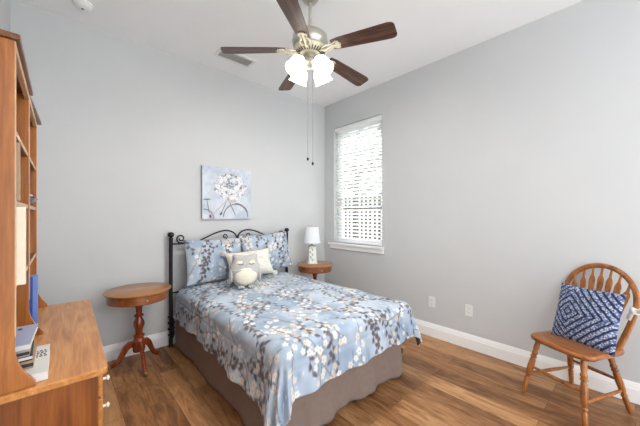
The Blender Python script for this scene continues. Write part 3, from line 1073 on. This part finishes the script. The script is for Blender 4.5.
owl_body().build('body', M['grey_plush'], owl, ang=80)
MB().ball((0, -0.060, 0.122), (0.112, 0.060, 0.096), 24, 16).build('belly_patch', M['ivory_plush'], owl)
for s in (-1, 1):
    e = MB().ball((s * 0.052, -0.066, 0.245), (0.042, 0.018, 0.026), 18, 12).build('eye_patch', M['ivory_plush'], owl)
    MB().tube([(s * 0.022, -0.0855, 0.236), (s * 0.05, -0.0885, 0.231), (s * 0.078, -0.0825, 0.238)], 0.003, 8).build('closed_eye_stitch', M['eye_dark'], e)
    ft = MB()
    for k in (-1, 0, 1):
        ft.ball((s * 0.05 + k * 0.02, -0.105, 0.014), (0.013, 0.026, 0.014), 12, 8)
    ft.build('foot', M['grey_plush'], owl)
    MB().ball((s * 0.138, -0.015, 0.12), (0.022, 0.05, 0.075), 14, 10).build('wing', M['grey_plush'], owl)
MB().add([(-0.012, -0.078, 0.232), (0.012, -0.078, 0.232), (0, -0.078, 0.206), (0, -0.094, 0.224)], [(0, 3, 1), (0, 2, 3), (1, 3, 2), (0, 1, 2)]).build('beak', M['beak'], owl, smooth=False)

# ------------------------------------------------------------------ painting
cv = thing('canvas_painting', 'square blue canvas painting of white flowers in a bicycle basket', 'painting', (1.467, YB - 0.002, 1.607))


def canvas_raster():
    g = random.Random(4); ng = np.random.default_rng(4)
    R = Raster(0.6, 0.6, 0.003)
    n = 0.6 * smooth_noise(R.H, R.W, 50, ng) + 0.4 * smooth_noise(R.H, R.W, 12, ng)
    n = np.clip((n - 0.2) / 0.6, 0, 1)[..., None]
    R.a = lin((178, 188, 202)) * (1 - n) + lin((214, 219, 226)) * n
    grey = lin((120, 112, 116)); dk = lin((84, 76, 80))
    # bicycle: wheel arc, fork, frame tubes, handlebar
    def arc(cx, cy, r, a0, a1, wd, c):
        pts = [(cx + r * math.cos(a0 + (a1 - a0) * i / 26), cy + r * math.sin(a0 + (a1 - a0) * i / 26)) for i in range(27)]
        R.line(pts, wd, c)
    arc(0.40, 0.02, 0.155, 0.05, PI - 0.05, 0.007, grey)
    arc(0.40, 0.02, 0.165, 0.4, 1.6, 0.004, dk)
    arc(0.02, 0.0, 0.11, 0.0, PI / 2, 0.006, grey)
    R.line([(0.30, 0.24), (0.40, 0.03)], 0.006, grey); R.line([(0.31, 0.24), (0.41, 0.03)], 0.003, lin((206, 206, 210)))
    R.line([(0.30, 0.23), (0.09, 0.02)], 0.007, lin((190, 184, 188))); R.line([(0.28, 0.20), (0.21, 0.05)], 0.005, grey)
    R.line([(0.02, 0.22), (0.09, 0.225)], 0.006, dk); R.line([(0.05, 0.22), (0.08, 0.06)], 0.005, grey)
    R.ell(0.11, 0.03, 0.03, 0.03, 0, lin((176, 150, 168)), 0.7)
    R.ell(0.215, 0.06, 0.02, 0.012, 0.9, dk); R.ell(0.09, 0.03, 0.012, 0.02, 0, dk)
    # basket
    R.ell(0.345, 0.235, 0.062, 0.045, 0, lin((196, 186, 184)))
    for i in range(5):
        R.line([(0.29 + i * 0.026, 0.27), (0.305 + i * 0.02, 0.20)], 0.002, grey, 0.7)
    # bouquet
    for i in range(240):
        a = g.uniform(0, 2 * PI); rr = math.sqrt(g.random())
        x = 0.335 + 0.20 * rr * math.cos(a); y = 0.38 + 0.15 * rr * math.sin(a)
        R.ell(x, y, g.uniform(0.008, 0.02), 0.006, g.uniform(0, PI), grey if i % 3 else dk, 0.8)
    for i in range(60):
        a = g.uniform(0, 2 * PI); rr = 0.8 + 0.5 * g.random()
        x = 0.335 + 0.18 * rr * math.cos(a); y = 0.375 + 0.13 * rr * math.sin(a)
        R.ell(x, y, 0.007, 0.005, 0, lin((232, 234, 238)), 0.8)
        R.line([(x, y), (0.335 + 0.12 * math.cos(a), 0.375 + 0.09 * math.sin(a))], 0.0014, grey, 0.5)
    for i in range(105):
        a = g.uniform(0, 2 * PI); rr = math.sqrt(g.random())
        x = 0.335 + 0.195 * rr * math.cos(a); y = 0.38 + 0.145 * rr * math.sin(a)
        sz = g.uniform(0.010, 0.019); ph = g.uniform(0, 6)
        for p in range(5):
            b_ = ph + p * 2 * PI / 5
            R.ell(x + sz * 0.7 * math.cos(b_), y + sz * 0.7 * math.sin(b_), sz * 0.6, sz * 0.45, b_, lin((238, 238, 240)) if i % 4 else lin((214, 210, 214)))
        R.ell(x, y, sz * 0.28, sz * 0.28, 0, lin((150, 130, 120)))
    return R


CR = canvas_raster()
n = 170
u = np.linspace(0, 0.6, n)
U, V = np.meshgrid(u, u, indexing='ij')
Pc = np.stack([U - 0.3, np.full_like(U, -0.0362), V - 0.3], -1)
grid_mesh('painted_face', Pc, CR.sample(U, V), M['painting'], cv)
MB().box((-0.3, -0.036, -0.3), (0.3, 0, 0.3)).build('canvas_edge', M['canvas_edge'], cv, smooth=False)


# ------------------------------------------------------------------ pedestal side tables
def side_table(label, loc, rz, topr, h):
    t_ = thing('pedestal_table', label, 'side table', loc, rz, 'round drum side tables by the bed')
    MB().lathe([(0.0, h - 0.020), (topr - 0.012, h - 0.020), (topr, h - 0.013), (topr, h - 0.006), (topr - 0.008, h), (0.0, h)], 64).build('tabletop', M['cherry_top'], t_)
    MB().lathe([(0.0, h - 0.095), (topr - 0.028, h - 0.095), (topr - 0.022, h - 0.090), (topr - 0.022, h - 0.020), (0.0, h - 0.020)], 64).build('apron', M['cherry_mid'], t_)
    # curved drawer front facing -y
    dr = MB(); ro = topr - 0.018
    pts = [(ro * math.sin(a), -ro * math.cos(a)) for a in np.linspace(-0.62, 0.62, 20)]
    ri = topr - 0.03
    pts += [(ri * math.sin(a), -ri * math.cos(a)) for a in np.linspace(0.62, -0.62, 20)]
    dr.prism(pts, h - 0.086, h - 0.028)
    do = dr.build('drawer', M['cherry_mid'], t_, ang=30)
    MB().lathe([(0.0, 0.0), (0.006, 0.0), (0.005, 0.01), (0.011, 0.016), (0.011, 0.022), (0.0, 0.026)], 16, Matrix.Translation((0, -ro, h - 0.057)) @ Matrix.Rotation(PI / 2, 4, 'X')).build('knob', M['brass'], do)
    prof = [(0.0, 0.135), (0.036, 0.135), (0.04, 0.15), (0.04, 0.235), (0.032, 0.245), (0.028, 0.26), (0.036, 0.27), (0.036, 0.28), (0.022, 0.292), (0.026, 0.33), (0.036, 0.37), (0.034, 0.40), (0.022, 0.43), (0.02, 0.44), (0.031, 0.45), (0.031, 0.458), (0.019, 0.47), (0.022, 0.52), (0.03, 0.545), (0.03, 0.555), (0.02, 0.565), (0.024, h - 0.105), (0.05, h - 0.095), (0.0, h - 0.094)]
    prof = [(r_ * 1.22, z_) for r_, z_ in prof]
    MB().lathe(prof, 24).build('column', M['cherry'], t_)
    for k in range(3):
        a = -PI / 2 + k * 2 * PI / 3
        d = Vector((math.cos(a), math.sin(a), 0)); nrm = Vector((-math.sin(a), math.cos(a), 0))
        path = [d * r_ + Vector((0, 0, z_)) for r_, z_ in ((0.03, 0.195), (0.07, 0.198), (0.105, 0.165), (0.135, 0.105), (0.165, 0.052), (0.20, 0.026), (0.225, 0.018))]
        lg = MB().tube(path, [0.034, 0.032, 0.028, 0.024, 0.020, 0.018, 0.016], 12, flat=(nrm, [0.017, 0.017, 0.016, 0.015, 0.015, 0.015, 0.015]))
        lo_ = lg.build('leg', M['cherry'], t_)
        MB().rod(d * 0.215 + Vector((0, 0, 0.017)), d * 0.243 + Vector((0, 0, 0.0165)), [(0, 0.0165), (0.8, 0.0165), (1, 0.010)], 12).build('toe_cap', M['brass'], lo_)
    return t_


side_table('reddish wooden drum table with an empty top beside the iron bed post', (0.520, 2.99, 0), math.radians(3), 0.258, 0.69)
side_table('reddish wooden drum table holding the small lamp in the corner', (2.585, 2.955, 0), math.radians(-20), 0.25, 0.685)

# ------------------------------------------------------------------ table lamp
lamp = thing('table_lamp', 'small cream ceramic lamp with white shade on the corner table', 'lamp', (2.555, 2.985, 0.685), math.radians(-25))
bsq = MB()


def sq_ring(hw_, z_, r=0.25, n=8):
    out = []
    for c in range(4):
        a0 = c * PI / 2
        cx = hw_ * (1 - r) * (1 if c in (0, 3) else -1); cy = hw_ * (1 - r) * (1 if c in (0, 1) else -1)
        for i in range(n):
            a = a0 + (PI / 2) * i / (n - 1)
            out.append((cx + hw_ * r * math.cos(a), cy + hw_ * r * math.sin(a), z_))
    return out


rings = [(0.05, 0.0), (0.066, 0.004), (0.068, 0.016), (0.062, 0.022), (0.060, 0.05), (0.056, 0.12), (0.050, 0.20), (0.046, 0.235), (0.038, 0.25), (0.02, 0.256)]
vs = []; m_ = 32
for hw_, z_ in rings:
    vs += sq_ring(hw_, z_)
fs = [(i * m_ + j, i * m_ + (j + 1) % m_, (i + 1) * m_ + (j + 1) % m_, (i + 1) * m_ + j) for i in range(len(rings) - 1) for j in range(m_)]
fs += [tuple(reversed(range(m_))), tuple(range((len(rings) - 1) * m_, len(rings) * m_))]
bsq.add(vs, fs).build('lamp_base', M['ceramic'], lamp, ang=50)
lf = MB(); g = random.Random(2)
for k in range(16):
    z_ = 0.05 + 0.18 * k / 16
    hw_ = 0.0605 - 0.0135 * (z_ - 0.05) / 0.18
    off = (-0.018 + 0.02 * math.sin(k * 1.1)) + g.uniform(-0.008, 0.008)
    lf.ball((off, -hw_, z_), (0.011, 0.0022, 0.006), 10, 6, None)
    lf.ball((-hw_, off * 0.8, z_ + 0.01), (0.0022, 0.010, 0.006), 10, 6, None)
lf.build('leaf_motif', M['teal_leaf'], lamp)
MB().lathe([(0.012, 0.25), (0.012, 0.285), (0.016, 0.287), (0.016, 0.33), (0.0, 0.33)], 14).build('lamp_socket', M['brass'], lamp)
hp = MB()
for s in (-1, 1):
    hp.tube([(s * 0.014, 0, 0.29), (s * 0.045, 0, 0.36), (s * 0.045, 0, 0.45), (s * 0.012, 0, 0.505), (0, 0, 0.508)], 0.002, 6)
hp.build('harp', M['brass'], lamp)
MB().lathe([(0.118, 0.285), (0.088, 0.505), (0.086, 0.505), (0.116, 0.285), (0.118, 0.285)], 40).build('lamp_shade', M['shade'], lamp, ang=60)
spd = MB()
for k in range(3):
    a = k * 2 * PI / 3
    spd.tube([(0, 0, 0.507), (0.0865 * math.cos(a), 0.0865 * math.sin(a), 0.504)], 0.0018, 6)
spd.build('shade_spider', M['brass'], lamp)
MB().lathe([(0.004, 0.508), (0.006, 0.515), (0.011, 0.524), (0.009, 0.534), (0.0, 0.54)], 14).build('finial', M['ceramic'], lamp)

# ------------------------------------------------------------------ dresser and hutch
DX, DY = XL + 0.004, 1.382
RZD = math.radians(-0.75)
LD, HD, WD = 1.205, 0.76, 0.424
dres = thing('dresser', 'honey brown wooden dresser standing along the left wall', 'dresser', (DX, DY, 0), RZD)
ex_ = MB()
top_p = [(-0.002, 0), (WD - 0.02, 0), (WD - 0.006, 0.006), (WD, 0.02), (WD, LD - 0.02), (WD - 0.006, LD - 0.006), (WD - 0.02, LD), (-0.002, LD)]
ex_.prism(top_p, HD - 0.026, HD)
ex_.build('dresser_top', M['honey_x'], dres, ang=30, bevel=0.004)
bw_ = WD - 0.03
for y0 in (0.018, LD - 0.038):
    MB().box((0.0, y0, 0.0), (bw_, y0 + 0.02, HD - 0.0265)).build('side_panel', M['honey_shaded'], dres, smooth=False, bevel=0.002)
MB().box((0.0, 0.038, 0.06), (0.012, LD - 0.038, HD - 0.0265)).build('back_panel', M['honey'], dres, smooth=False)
cf_ = MB()
cf_.box((0.013, 0.0385, 0.06), (bw_ - 0.002, LD - 0.0385, 0.08))
cf_.box((bw_ - 0.03, 0.0385, 0.0), (bw_ - 0.004, LD - 0.0385, 0.059))
for y_ in (LD / 2,):
    cf_.box((0.013, y_ - 0.009, 0.0805), (bw_ - 0.002, y_ + 0.009, HD - 0.027))
cf_.build('carcass', M['honey_shaded'], dres, smooth=False)
for (y0, y1) in ((0.04, 0.594), (0.611, LD - 0.04)):
    for (z0, z1) in ((0.635, 0.728), (0.515, 0.625), (0.375, 0.505), (0.23, 0.365), (0.085, 0.22)):
        d = MB().box((bw_ - 0.001, y0, z0), (bw_ + 0.016, y1, z1)).build('drawer', M['honey_x'], dres, smooth=False, bevel=0.004)
        for yk in (y0 + 0.045, y1 - 0.045):
            MB().lathe([(0.0, 0.0), (0.006, 0.0), (0.005, 0.012), (0.010, 0.017), (0.010, 0.022), (0.0, 0.026)], 16, Matrix.Translation((bw_ + 0.016, yk, (z0 + z1) / 2)) @ Matrix.Rotation(PI / 2, 4, 'Y')).build('knob', M['knob'], d)

HT = 1.955 - HD           # hutch height above the dresser
hut = thing('bookcase_hutch', 'tall honey wooden open bookcase standing on the dresser', 'bookcase', (DX, DY, HD), 0.0)
HWD = 0.172


def panel(y0, y1, name, mat):
    pts = [(0.0, 0.0), (0.222, 0.0), (0.222, 0.012), (0.212, 0.03), (0.200, 0.046), (0.190, 0.065), (0.180, 0.09), (HWD, 0.127), (HWD, HT - 0.02), (0.0, HT - 0.02)]
    b_ = MB()
    b_.prism(pts, 0, y1 - y0, Matrix.Translation((0, y1, 0)) @ Matrix.Rotation(PI / 2, 4, 'X'))
    return b_.build(name, mat, hut, smooth=False, bevel=0.002)


YM = 0.60
for (y0, y1) in ((0.012, 0.032), (YM - 0.01, YM + 0.01), (LD - 0.032, LD - 0.012)):
    panel(y0, y1, 'upright_panel', M['honey'])
    # front edge strip, its bright halo put into the pale colour
    MB().box((HWD, y0 + 0.002, 0.18), (HWD + 0.0025, y1 - 0.002, HT - 0.022)).build('front_edge_halo', M['edge'], hut, smooth=False)
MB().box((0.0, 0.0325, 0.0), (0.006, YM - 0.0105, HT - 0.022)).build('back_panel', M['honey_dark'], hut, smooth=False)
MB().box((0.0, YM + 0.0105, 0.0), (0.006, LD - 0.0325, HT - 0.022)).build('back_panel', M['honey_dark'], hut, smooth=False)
for (y0, y1, rz_) in ((0.0, YM + 0.012, 0.0), (YM - 0.005, LD, -0.036)):
    o = MB().box((0.0, y0, HT - 0.0195), (HWD + 0.014, y1, HT)) if rz_ == 0 else MB().box((0, 0, HT - 0.0205), (HWD - 0.001, y1 - y0, HT - 0.002))
    ob = o.build('top_board', M['honey_dark'], hut, smooth=False, bevel=0.004)
    if rz_:
        ob.location = (0.002, y0 + 0.018, 0); ob.rotation_euler = (0, 0, rz_)
for (y0, y1) in ((0.0325, YM - 0.0105), (YM + 0.0105, LD - 0.0325)):
    MB().box((HWD - 0.016, y0, HT - 0.046), (HWD + 0.002, y1, HT - 0.021)).build('top_fascia', M['edge'], hut, smooth=False, bevel=0.002)
    for zz in (1.11, 1.40, 1.65):
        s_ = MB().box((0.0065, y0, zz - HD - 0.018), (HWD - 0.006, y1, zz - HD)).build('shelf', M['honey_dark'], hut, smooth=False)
        MB().box((HWD - 0.006, y0, zz - HD - 0.018), (HWD - 0.003, y1, zz - HD)).build('lit_shelf_edge', M['edge'], s_, smooth=False)


# books and other things on the hutch; local hutch coordinates -> world
MH = Matrix.Translation((DX, DY, 0))


def book(label, lo, hi, cover, group, rz_=0.0, flat=True, spine_axis='y-', extra=None, name='book', tilt_=0.0):
    """a closed book: cover boards and spine around a page block. lo/hi in hutch plan coordinates, z in world."""
    c = Vector(((lo[0] + hi[0]) / 2, (lo[1] + hi[1]) / 2, lo[2]))
    hx, hy, hz = (hi[0] - lo[0]) / 2, (hi[1] - lo[1]) / 2, hi[2] - lo[2]
    o = thing(name, label, 'book', tuple(MH @ c), rz_, group)
    if tilt_:
        o.rotation_euler = (tilt_, 0, rz_)
    cb = MB(); pg = MB(); th = 0.003
    if flat:       # lying; spine on one side
        cb.box((-hx, -hy, 0), (hx, hy, th)).box((-hx, -hy, hz - th), (hx, hy, hz))
        if spine_axis == 'y-':
            cb.box((-hx, -hy, th), (hx, -hy + th, hz - th)); pg.box((-hx + 0.004, -hy + th, th), (hx - 0.004, hy - 0.004, hz - th))
        else:
            cb.box((hx - th, -hy, th), (hx, hy, hz - th)); pg.box((-hx + 0.004, -hy + 0.004, th), (hx - th, hy - 0.004, hz - th))
    else:          # standing, cover faces -y, spine faces +x
        cb.box((-hx, -hy, 0), (hx, -hy + th, hz)).box((-hx, hy - th, 0), (hx, hy, hz)).box((hx - th, -hy + th, 0), (hx, hy - th, hz))
        pg.box((-hx + 0.003, -hy + th, 0.004), (hx - th, hy - th, hz - 0.004))
    co = cb.build('cover', cover, o, smooth=False, bevel=0.001)
    pg.build('page_block', M['paper'], o, smooth=False)
    if extra:
        extra(o, co, hx, hy, hz)
    return o


def text_rows(x0, x1, y0, y1, rows, seed):
    """little printed strokes on a lying cover"""
    def f(o, co, hx, hy, hz):
        g = random.Random(seed); b_ = MB()
        for r_ in range(rows):
            y = y0 + (y1 - y0) * (r_ + 0.5) / rows; x = x0
            while x < x1:
                wd = g.uniform(0.004, 0.010)
                b_.box((x, y - 0.006, hz), (x + wd, y + 0.006, hz + 0.0004)); x += wd + 0.004
        b_.build('cover_print', M['ink'], co, smooth=False)
    return f


GB = 'books stacked at the foot of the bookcase'
book('large white book lying lowest at the near end of the bookcase', (0.085, 0.036, HD + 0.001), (0.252, 0.33, HD + 0.031), M['book_white'], GB, extra=text_rows(0.046, 0.076, 0.01, 0.09, 4, 1))
def band(mat, y0, y1):
    def f(o, co, hx, hy, hz):
        MB().box((-hx, -hy - 0.0006, hz * 0.25), (hx, -hy, hz * 0.75)).build('spine_band', mat, co, smooth=False)
    return f
book('tan book with black spine band lying on the large white book', (0.05, 0.10, HD + 0.032), (0.212, 0.325, HD + 0.058), M['book_tan'], GB, extra=band(M['book_black'], 0, 0))
book('black book sandwiched in the middle of the book stack', (0.045, 0.105, HD + 0.0585), (0.206, 0.33, HD + 0.078), M['book_black'], GB, rz_=0.03, extra=band(M['book_white'], 0, 0))
book('grey book second from the top of the book stack', (0.04, 0.10, HD + 0.0785), (0.202, 0.33, HD + 0.100), M['book_grey'], GB, extra=band(M['book_black'], 0, 0))
def stripe(o, co, hx, hy, hz):
    MB().box((-0.012, -hy, hz), (0.012, hy, hz + 0.0005)).build('cover_stripe', M['book_lightblue'], co, smooth=False)
    MB().box((0.014, -hy, hz), (hx, hy, hz + 0.0005)).build('cover_panel', M['book_lavender'], co, smooth=False)
    MB().box((0.024, hy - 0.06, hz + 0.0005), (0.036, hy - 0.035, hz + 0.0009)).build('cover_print', M['ink'], co, smooth=False)
    MB().box((-0.04, hy - 0.06, hz + 0.0001), (-0.03, hy - 0.035, hz + 0.0006)).build('cover_print', M['ink'], co, smooth=False)
book('white and lavender book with a blue stripe on top of the stack', (0.05, 0.11, HD + 0.1005), (0.208, 0.37, HD + 0.118), M['book_white'], GB, rz_=-0.04, extra=stripe)
GU = 'blue binders standing on the dresser'
book('dark blue binder standing upright on the dresser behind the divider', (0.03, 0.70, HD + 0.001), (0.178, 0.735, 1.03), M['book_blue'], GU, flat=False, name='binder')
book('lighter blue binder standing against the dark blue binder', (0.03, 0.737, HD + 0.001), (0.196, 0.775, 1.032), M['book_lightblue'], GU, flat=False, name='binder')
book('tall cream album jutting out beside the near bookcase panel', (0.02, 0.034, 1.111), (0.196, 0.062, 1.379), M['book_cream'], 'album', flat=False, name='photo_album')
GS = 'thin books on the middle shelf'
for (y0, y1, z1, mt_, nm, dx) in ((0.045, 0.06, 1.60, 'book_tan', 'tan booklet standing first on the shelf above the cream album', 0.182), (0.062, 0.08, 1.585, 'book_grey', 'grey booklet standing between tan booklet and cream booklet', 0.180), (0.083, 0.095, 1.57, 'book_cream', 'cream booklet standing beside the grey booklet on the upper shelf', 0.178), (0.10, 0.135, 1.49, 'book_tan', 'short thick tan book at the end of the booklets', 0.168)):
    book(nm, (0.03, y0, 1.401), (dx, y1, z1), M[mt_], GS, flat=False)
pou = thing('cloth_pouch', 'grey cloth pouch lying on the far bookcase shelf', 'pouch', tuple(MH @ Vector((0.112, 0.90, 1.401))), 0.0)
pm = closed_pillow('pouch_body', 0.15, 0.30, 0.085, M['grey_felt'], pou, seed=9, n=26)
pm.matrix_local = Matrix.Translation((0, 0, 0.046)) @ Matrix.Rotation(PI / 2, 4, 'X')
MB().tube([(-0.06, -0.125, 0.05), (0.0, -0.12, 0.078), (0.062, -0.125, 0.05)], 0.006, 8).build('zip_edge', M['book_white'], pou)

# ------------------------------------------------------------------ windsor chair
CX, CY, CRZ = 2.734, 0.292, math.radians(63.9)
ch = thing('windsor_chair', 'golden oak windsor chair with arrow spindles near the window wall', 'chair', (CX, CY, 0), CRZ)
SZ = 0.446
# seat outline: wide rounded front, narrower rear
half = [(0.0, 0.235), (0.09, 0.232), (0.16, 0.222), (0.205, 0.20), (0.225, 0.165), (0.2195, 0.11), (0.221, 0.03), (0.218, -0.07), (0.215, -0.15), (0.202, -0.195), (0.15, -0.222), (0.07, -0.232), (0.0, -0.234)]
half = [(x * 0.9, y * 0.92 - 0.004) for x, y in half]
outline = half + [(-x, y) for x, y in reversed(half[1:-1])]
n_ = len(outline)
st = MB(); vs = []; fs = []
layers = [(0.90, SZ - 0.040), (0.985, SZ - 0.032), (1.0, SZ - 0.018), (0.99, SZ - 0.005), (0.96, SZ), (0.80, SZ - 0.003), (0.55, SZ - 0.011), (0.25, SZ - 0.013)]
for sc_, z_ in layers:
    vs += [(x * sc_, y * sc_ , z_) for x, y in outline]
for l in range(len(layers) - 1):
    fs += [(l * n_ + (i + 1) % n_, l * n_ + i, (l + 1) * n_ + i, (l + 1) * n_ + (i + 1) % n_) for i in range(n_)]
fs += [tuple(range(n_)), tuple(reversed(range((len(layers) - 1) * n_, len(layers) * n_)))]
st.add(vs, fs).build('seat', M['oak_seat'], ch, ang=60)
legp = [(0.0, 0.012), (0.03, 0.0145), (0.22, 0.017), (0.25, 0.0125), (0.265, 0.018), (0.285, 0.018), (0.30, 0.013), (0.36, 0.0195), (0.50, 0.0215), (0.62, 0.019), (0.66, 0.0145), (0.675, 0.021), (0.695, 0.021), (0.71, 0.0145), (0.735, 0.0205), (0.76, 0.0205), (0.78, 0.015), (0.86, 0.019), (0.93, 0.0165), (1.0, 0.0145)]
feet = {}
for nm, (fx, fy), (tx, ty) in (('a', (0.203, 0.233), (0.145, 0.15)), ('b', (-0.203, 0.233), (-0.145, 0.15)), ('c', (0.179, -0.246), (0.12, -0.13)), ('d', (-0.179, -0.246), (-0.12, -0.13))):
    p0, p1 = Vector((fx, fy, 0.004)), Vector((tx, ty, SZ - 0.03))
    feet[nm] = (p0, p1)
    MB().rod(p0, p1, legp, 16).build('leg', M['oak'], ch)


def on_leg(k, t_):
    return feet[k][0].lerp(feet[k][1], t_)


strp = [(0, 0.008), (0.1, 0.0095), (0.45, 0.0125), (0.5, 0.013), (0.55, 0.0125), (0.9, 0.0095), (1, 0.008)]
for k1, t1, k2, t2 in (('a', 0.50, 'b', 0.50), ('a', 0.36, 'c', 0.36), ('b', 0.36, 'd', 0.36), ('c', 0.52, 'd', 0.52)):
    MB().rod(on_leg(k1, t1), on_leg(k2, t2), strp, 12).build('stretcher', M['oak'], ch)


def hoop_pt(a):
    """a from 0 (one foot of the hoop) to 1"""
    t_ = a * 2 - 1
    s = 1 if t_ > 0 else -1
    t_ = abs(t_)
    # t_=0 top, 1 foot
    if t_ > 0.62:
        k = (t_ - 0.62) / 0.38
        x = 0.2195 - 0.056 * k ** 1.3; z_ = 0.72 - (0.72 - SZ + 0.012) * k
    else:
        k = t_ / 0.62 * PI / 2
        x = 0.2195 * math.sin(k); z_ = 0.72 + 0.252 * math.cos(k) ** 0.9
    lean = -0.145 - 0.285 * (z_ - SZ)
    return Vector((s * x, lean, z_))


hp_ = [hoop_pt(i / 60) for i in range(61)]
MB().tube(hp_, 0.0185, 12, flat=((0, 1, 0), 0.0125)).build('back_hoop', M['oak'], ch)
for i in range(7):
    u_ = (i - 3) / 3
    xb = u_ * 0.115; xt = u_ * 0.168
    zt = 0.72 + 0.252 * math.sqrt(max(0, 1 - (xt / 0.2195) ** 2))
    p0 = Vector((xb, -0.148 - 0.012 * (1 - u_ * u_), SZ - 0.01))
    p1 = Vector((xt, -0.145 - 0.285 * (zt - SZ), zt))
    prof = [(0, 0.007), (0.35, 0.0075), (0.52, 0.009), (0.62, 0.013), (0.72, 0.019), (0.80, 0.021), (0.84, 0.017), (0.87, 0.009), (0.92, 0.0075), (1.0, 0.006)]
    pts = [p0.lerp(p1, a) for a, _ in prof]
    MB().tube(pts, [r for _, r in prof], 10, flat=((0, 1, 0), 0.006)).build('arrow_spindle', M['oak'], ch)

cu = closed_pillow('throw_cushion', 0.39, 0.40, 0.13, [M['knit']], seed=6, n=70, pinch=0.05)
MC = Matrix.Translation((CX, CY, 0)) @ Matrix.Rotation(CRZ, 4, 'Z')
Mw = MC @ Matrix.Translation((-0.059, -0.012, 0.645)) @ Matrix.Rotation(PI - 0.039, 4, 'Z') @ Matrix.Rotation(-0.311, 4, 'X') @ Matrix.Rotation(-0.026, 4, 'Y')
cu.location, cu.rotation_euler = Mw.to_translation(), Mw.to_euler()
tag(cu, 'navy and white woven diamond cushion leaning on the wooden chair', 'cushion')

# white ribbon knotted round the hoop
hp0 = hoop_pt(0.185)
rb = thing('ribbon_tie', 'white ribbon knotted round the wooden chair back', 'ribbon', tuple(MC @ hp0), CRZ)
kn = MB()
for zz in (-0.014, 0.0, 0.014):
    kn.tube([(0.021 * math.cos(a), 0.017 * math.sin(a), zz + 0.004 * math.sin(2 * a)) for a in np.linspace(0, 2 * PI, 20, endpoint=False)], 0.0075, 8, closed=True)
kn.build('wrap', M['ribbon'], rb)
MB().ball((0.0, 0.03, 0.0), (0.018, 0.015, 0.018), 14, 10).build('knot', M['ribbon'], rb)
tl = MB()
tl.tube([(0.0, 0.03, 0), (-0.04, 0.035, 0.012), (-0.085, 0.03, 0.002), (-0.11, 0.03, -0.03)], [0.008, 0.018, 0.018, 0.012], 10, flat=((0, 1, 0), 0.004))
tl.tube([(0.0, 0.03, 0), (0.01, 0.04, -0.03), (0.02, 0.035, -0.06)], [0.008, 0.015, 0.012], 10, flat=((0, 1, 0), 0.004))
tl.build('tail', M['ribbon'], rb)
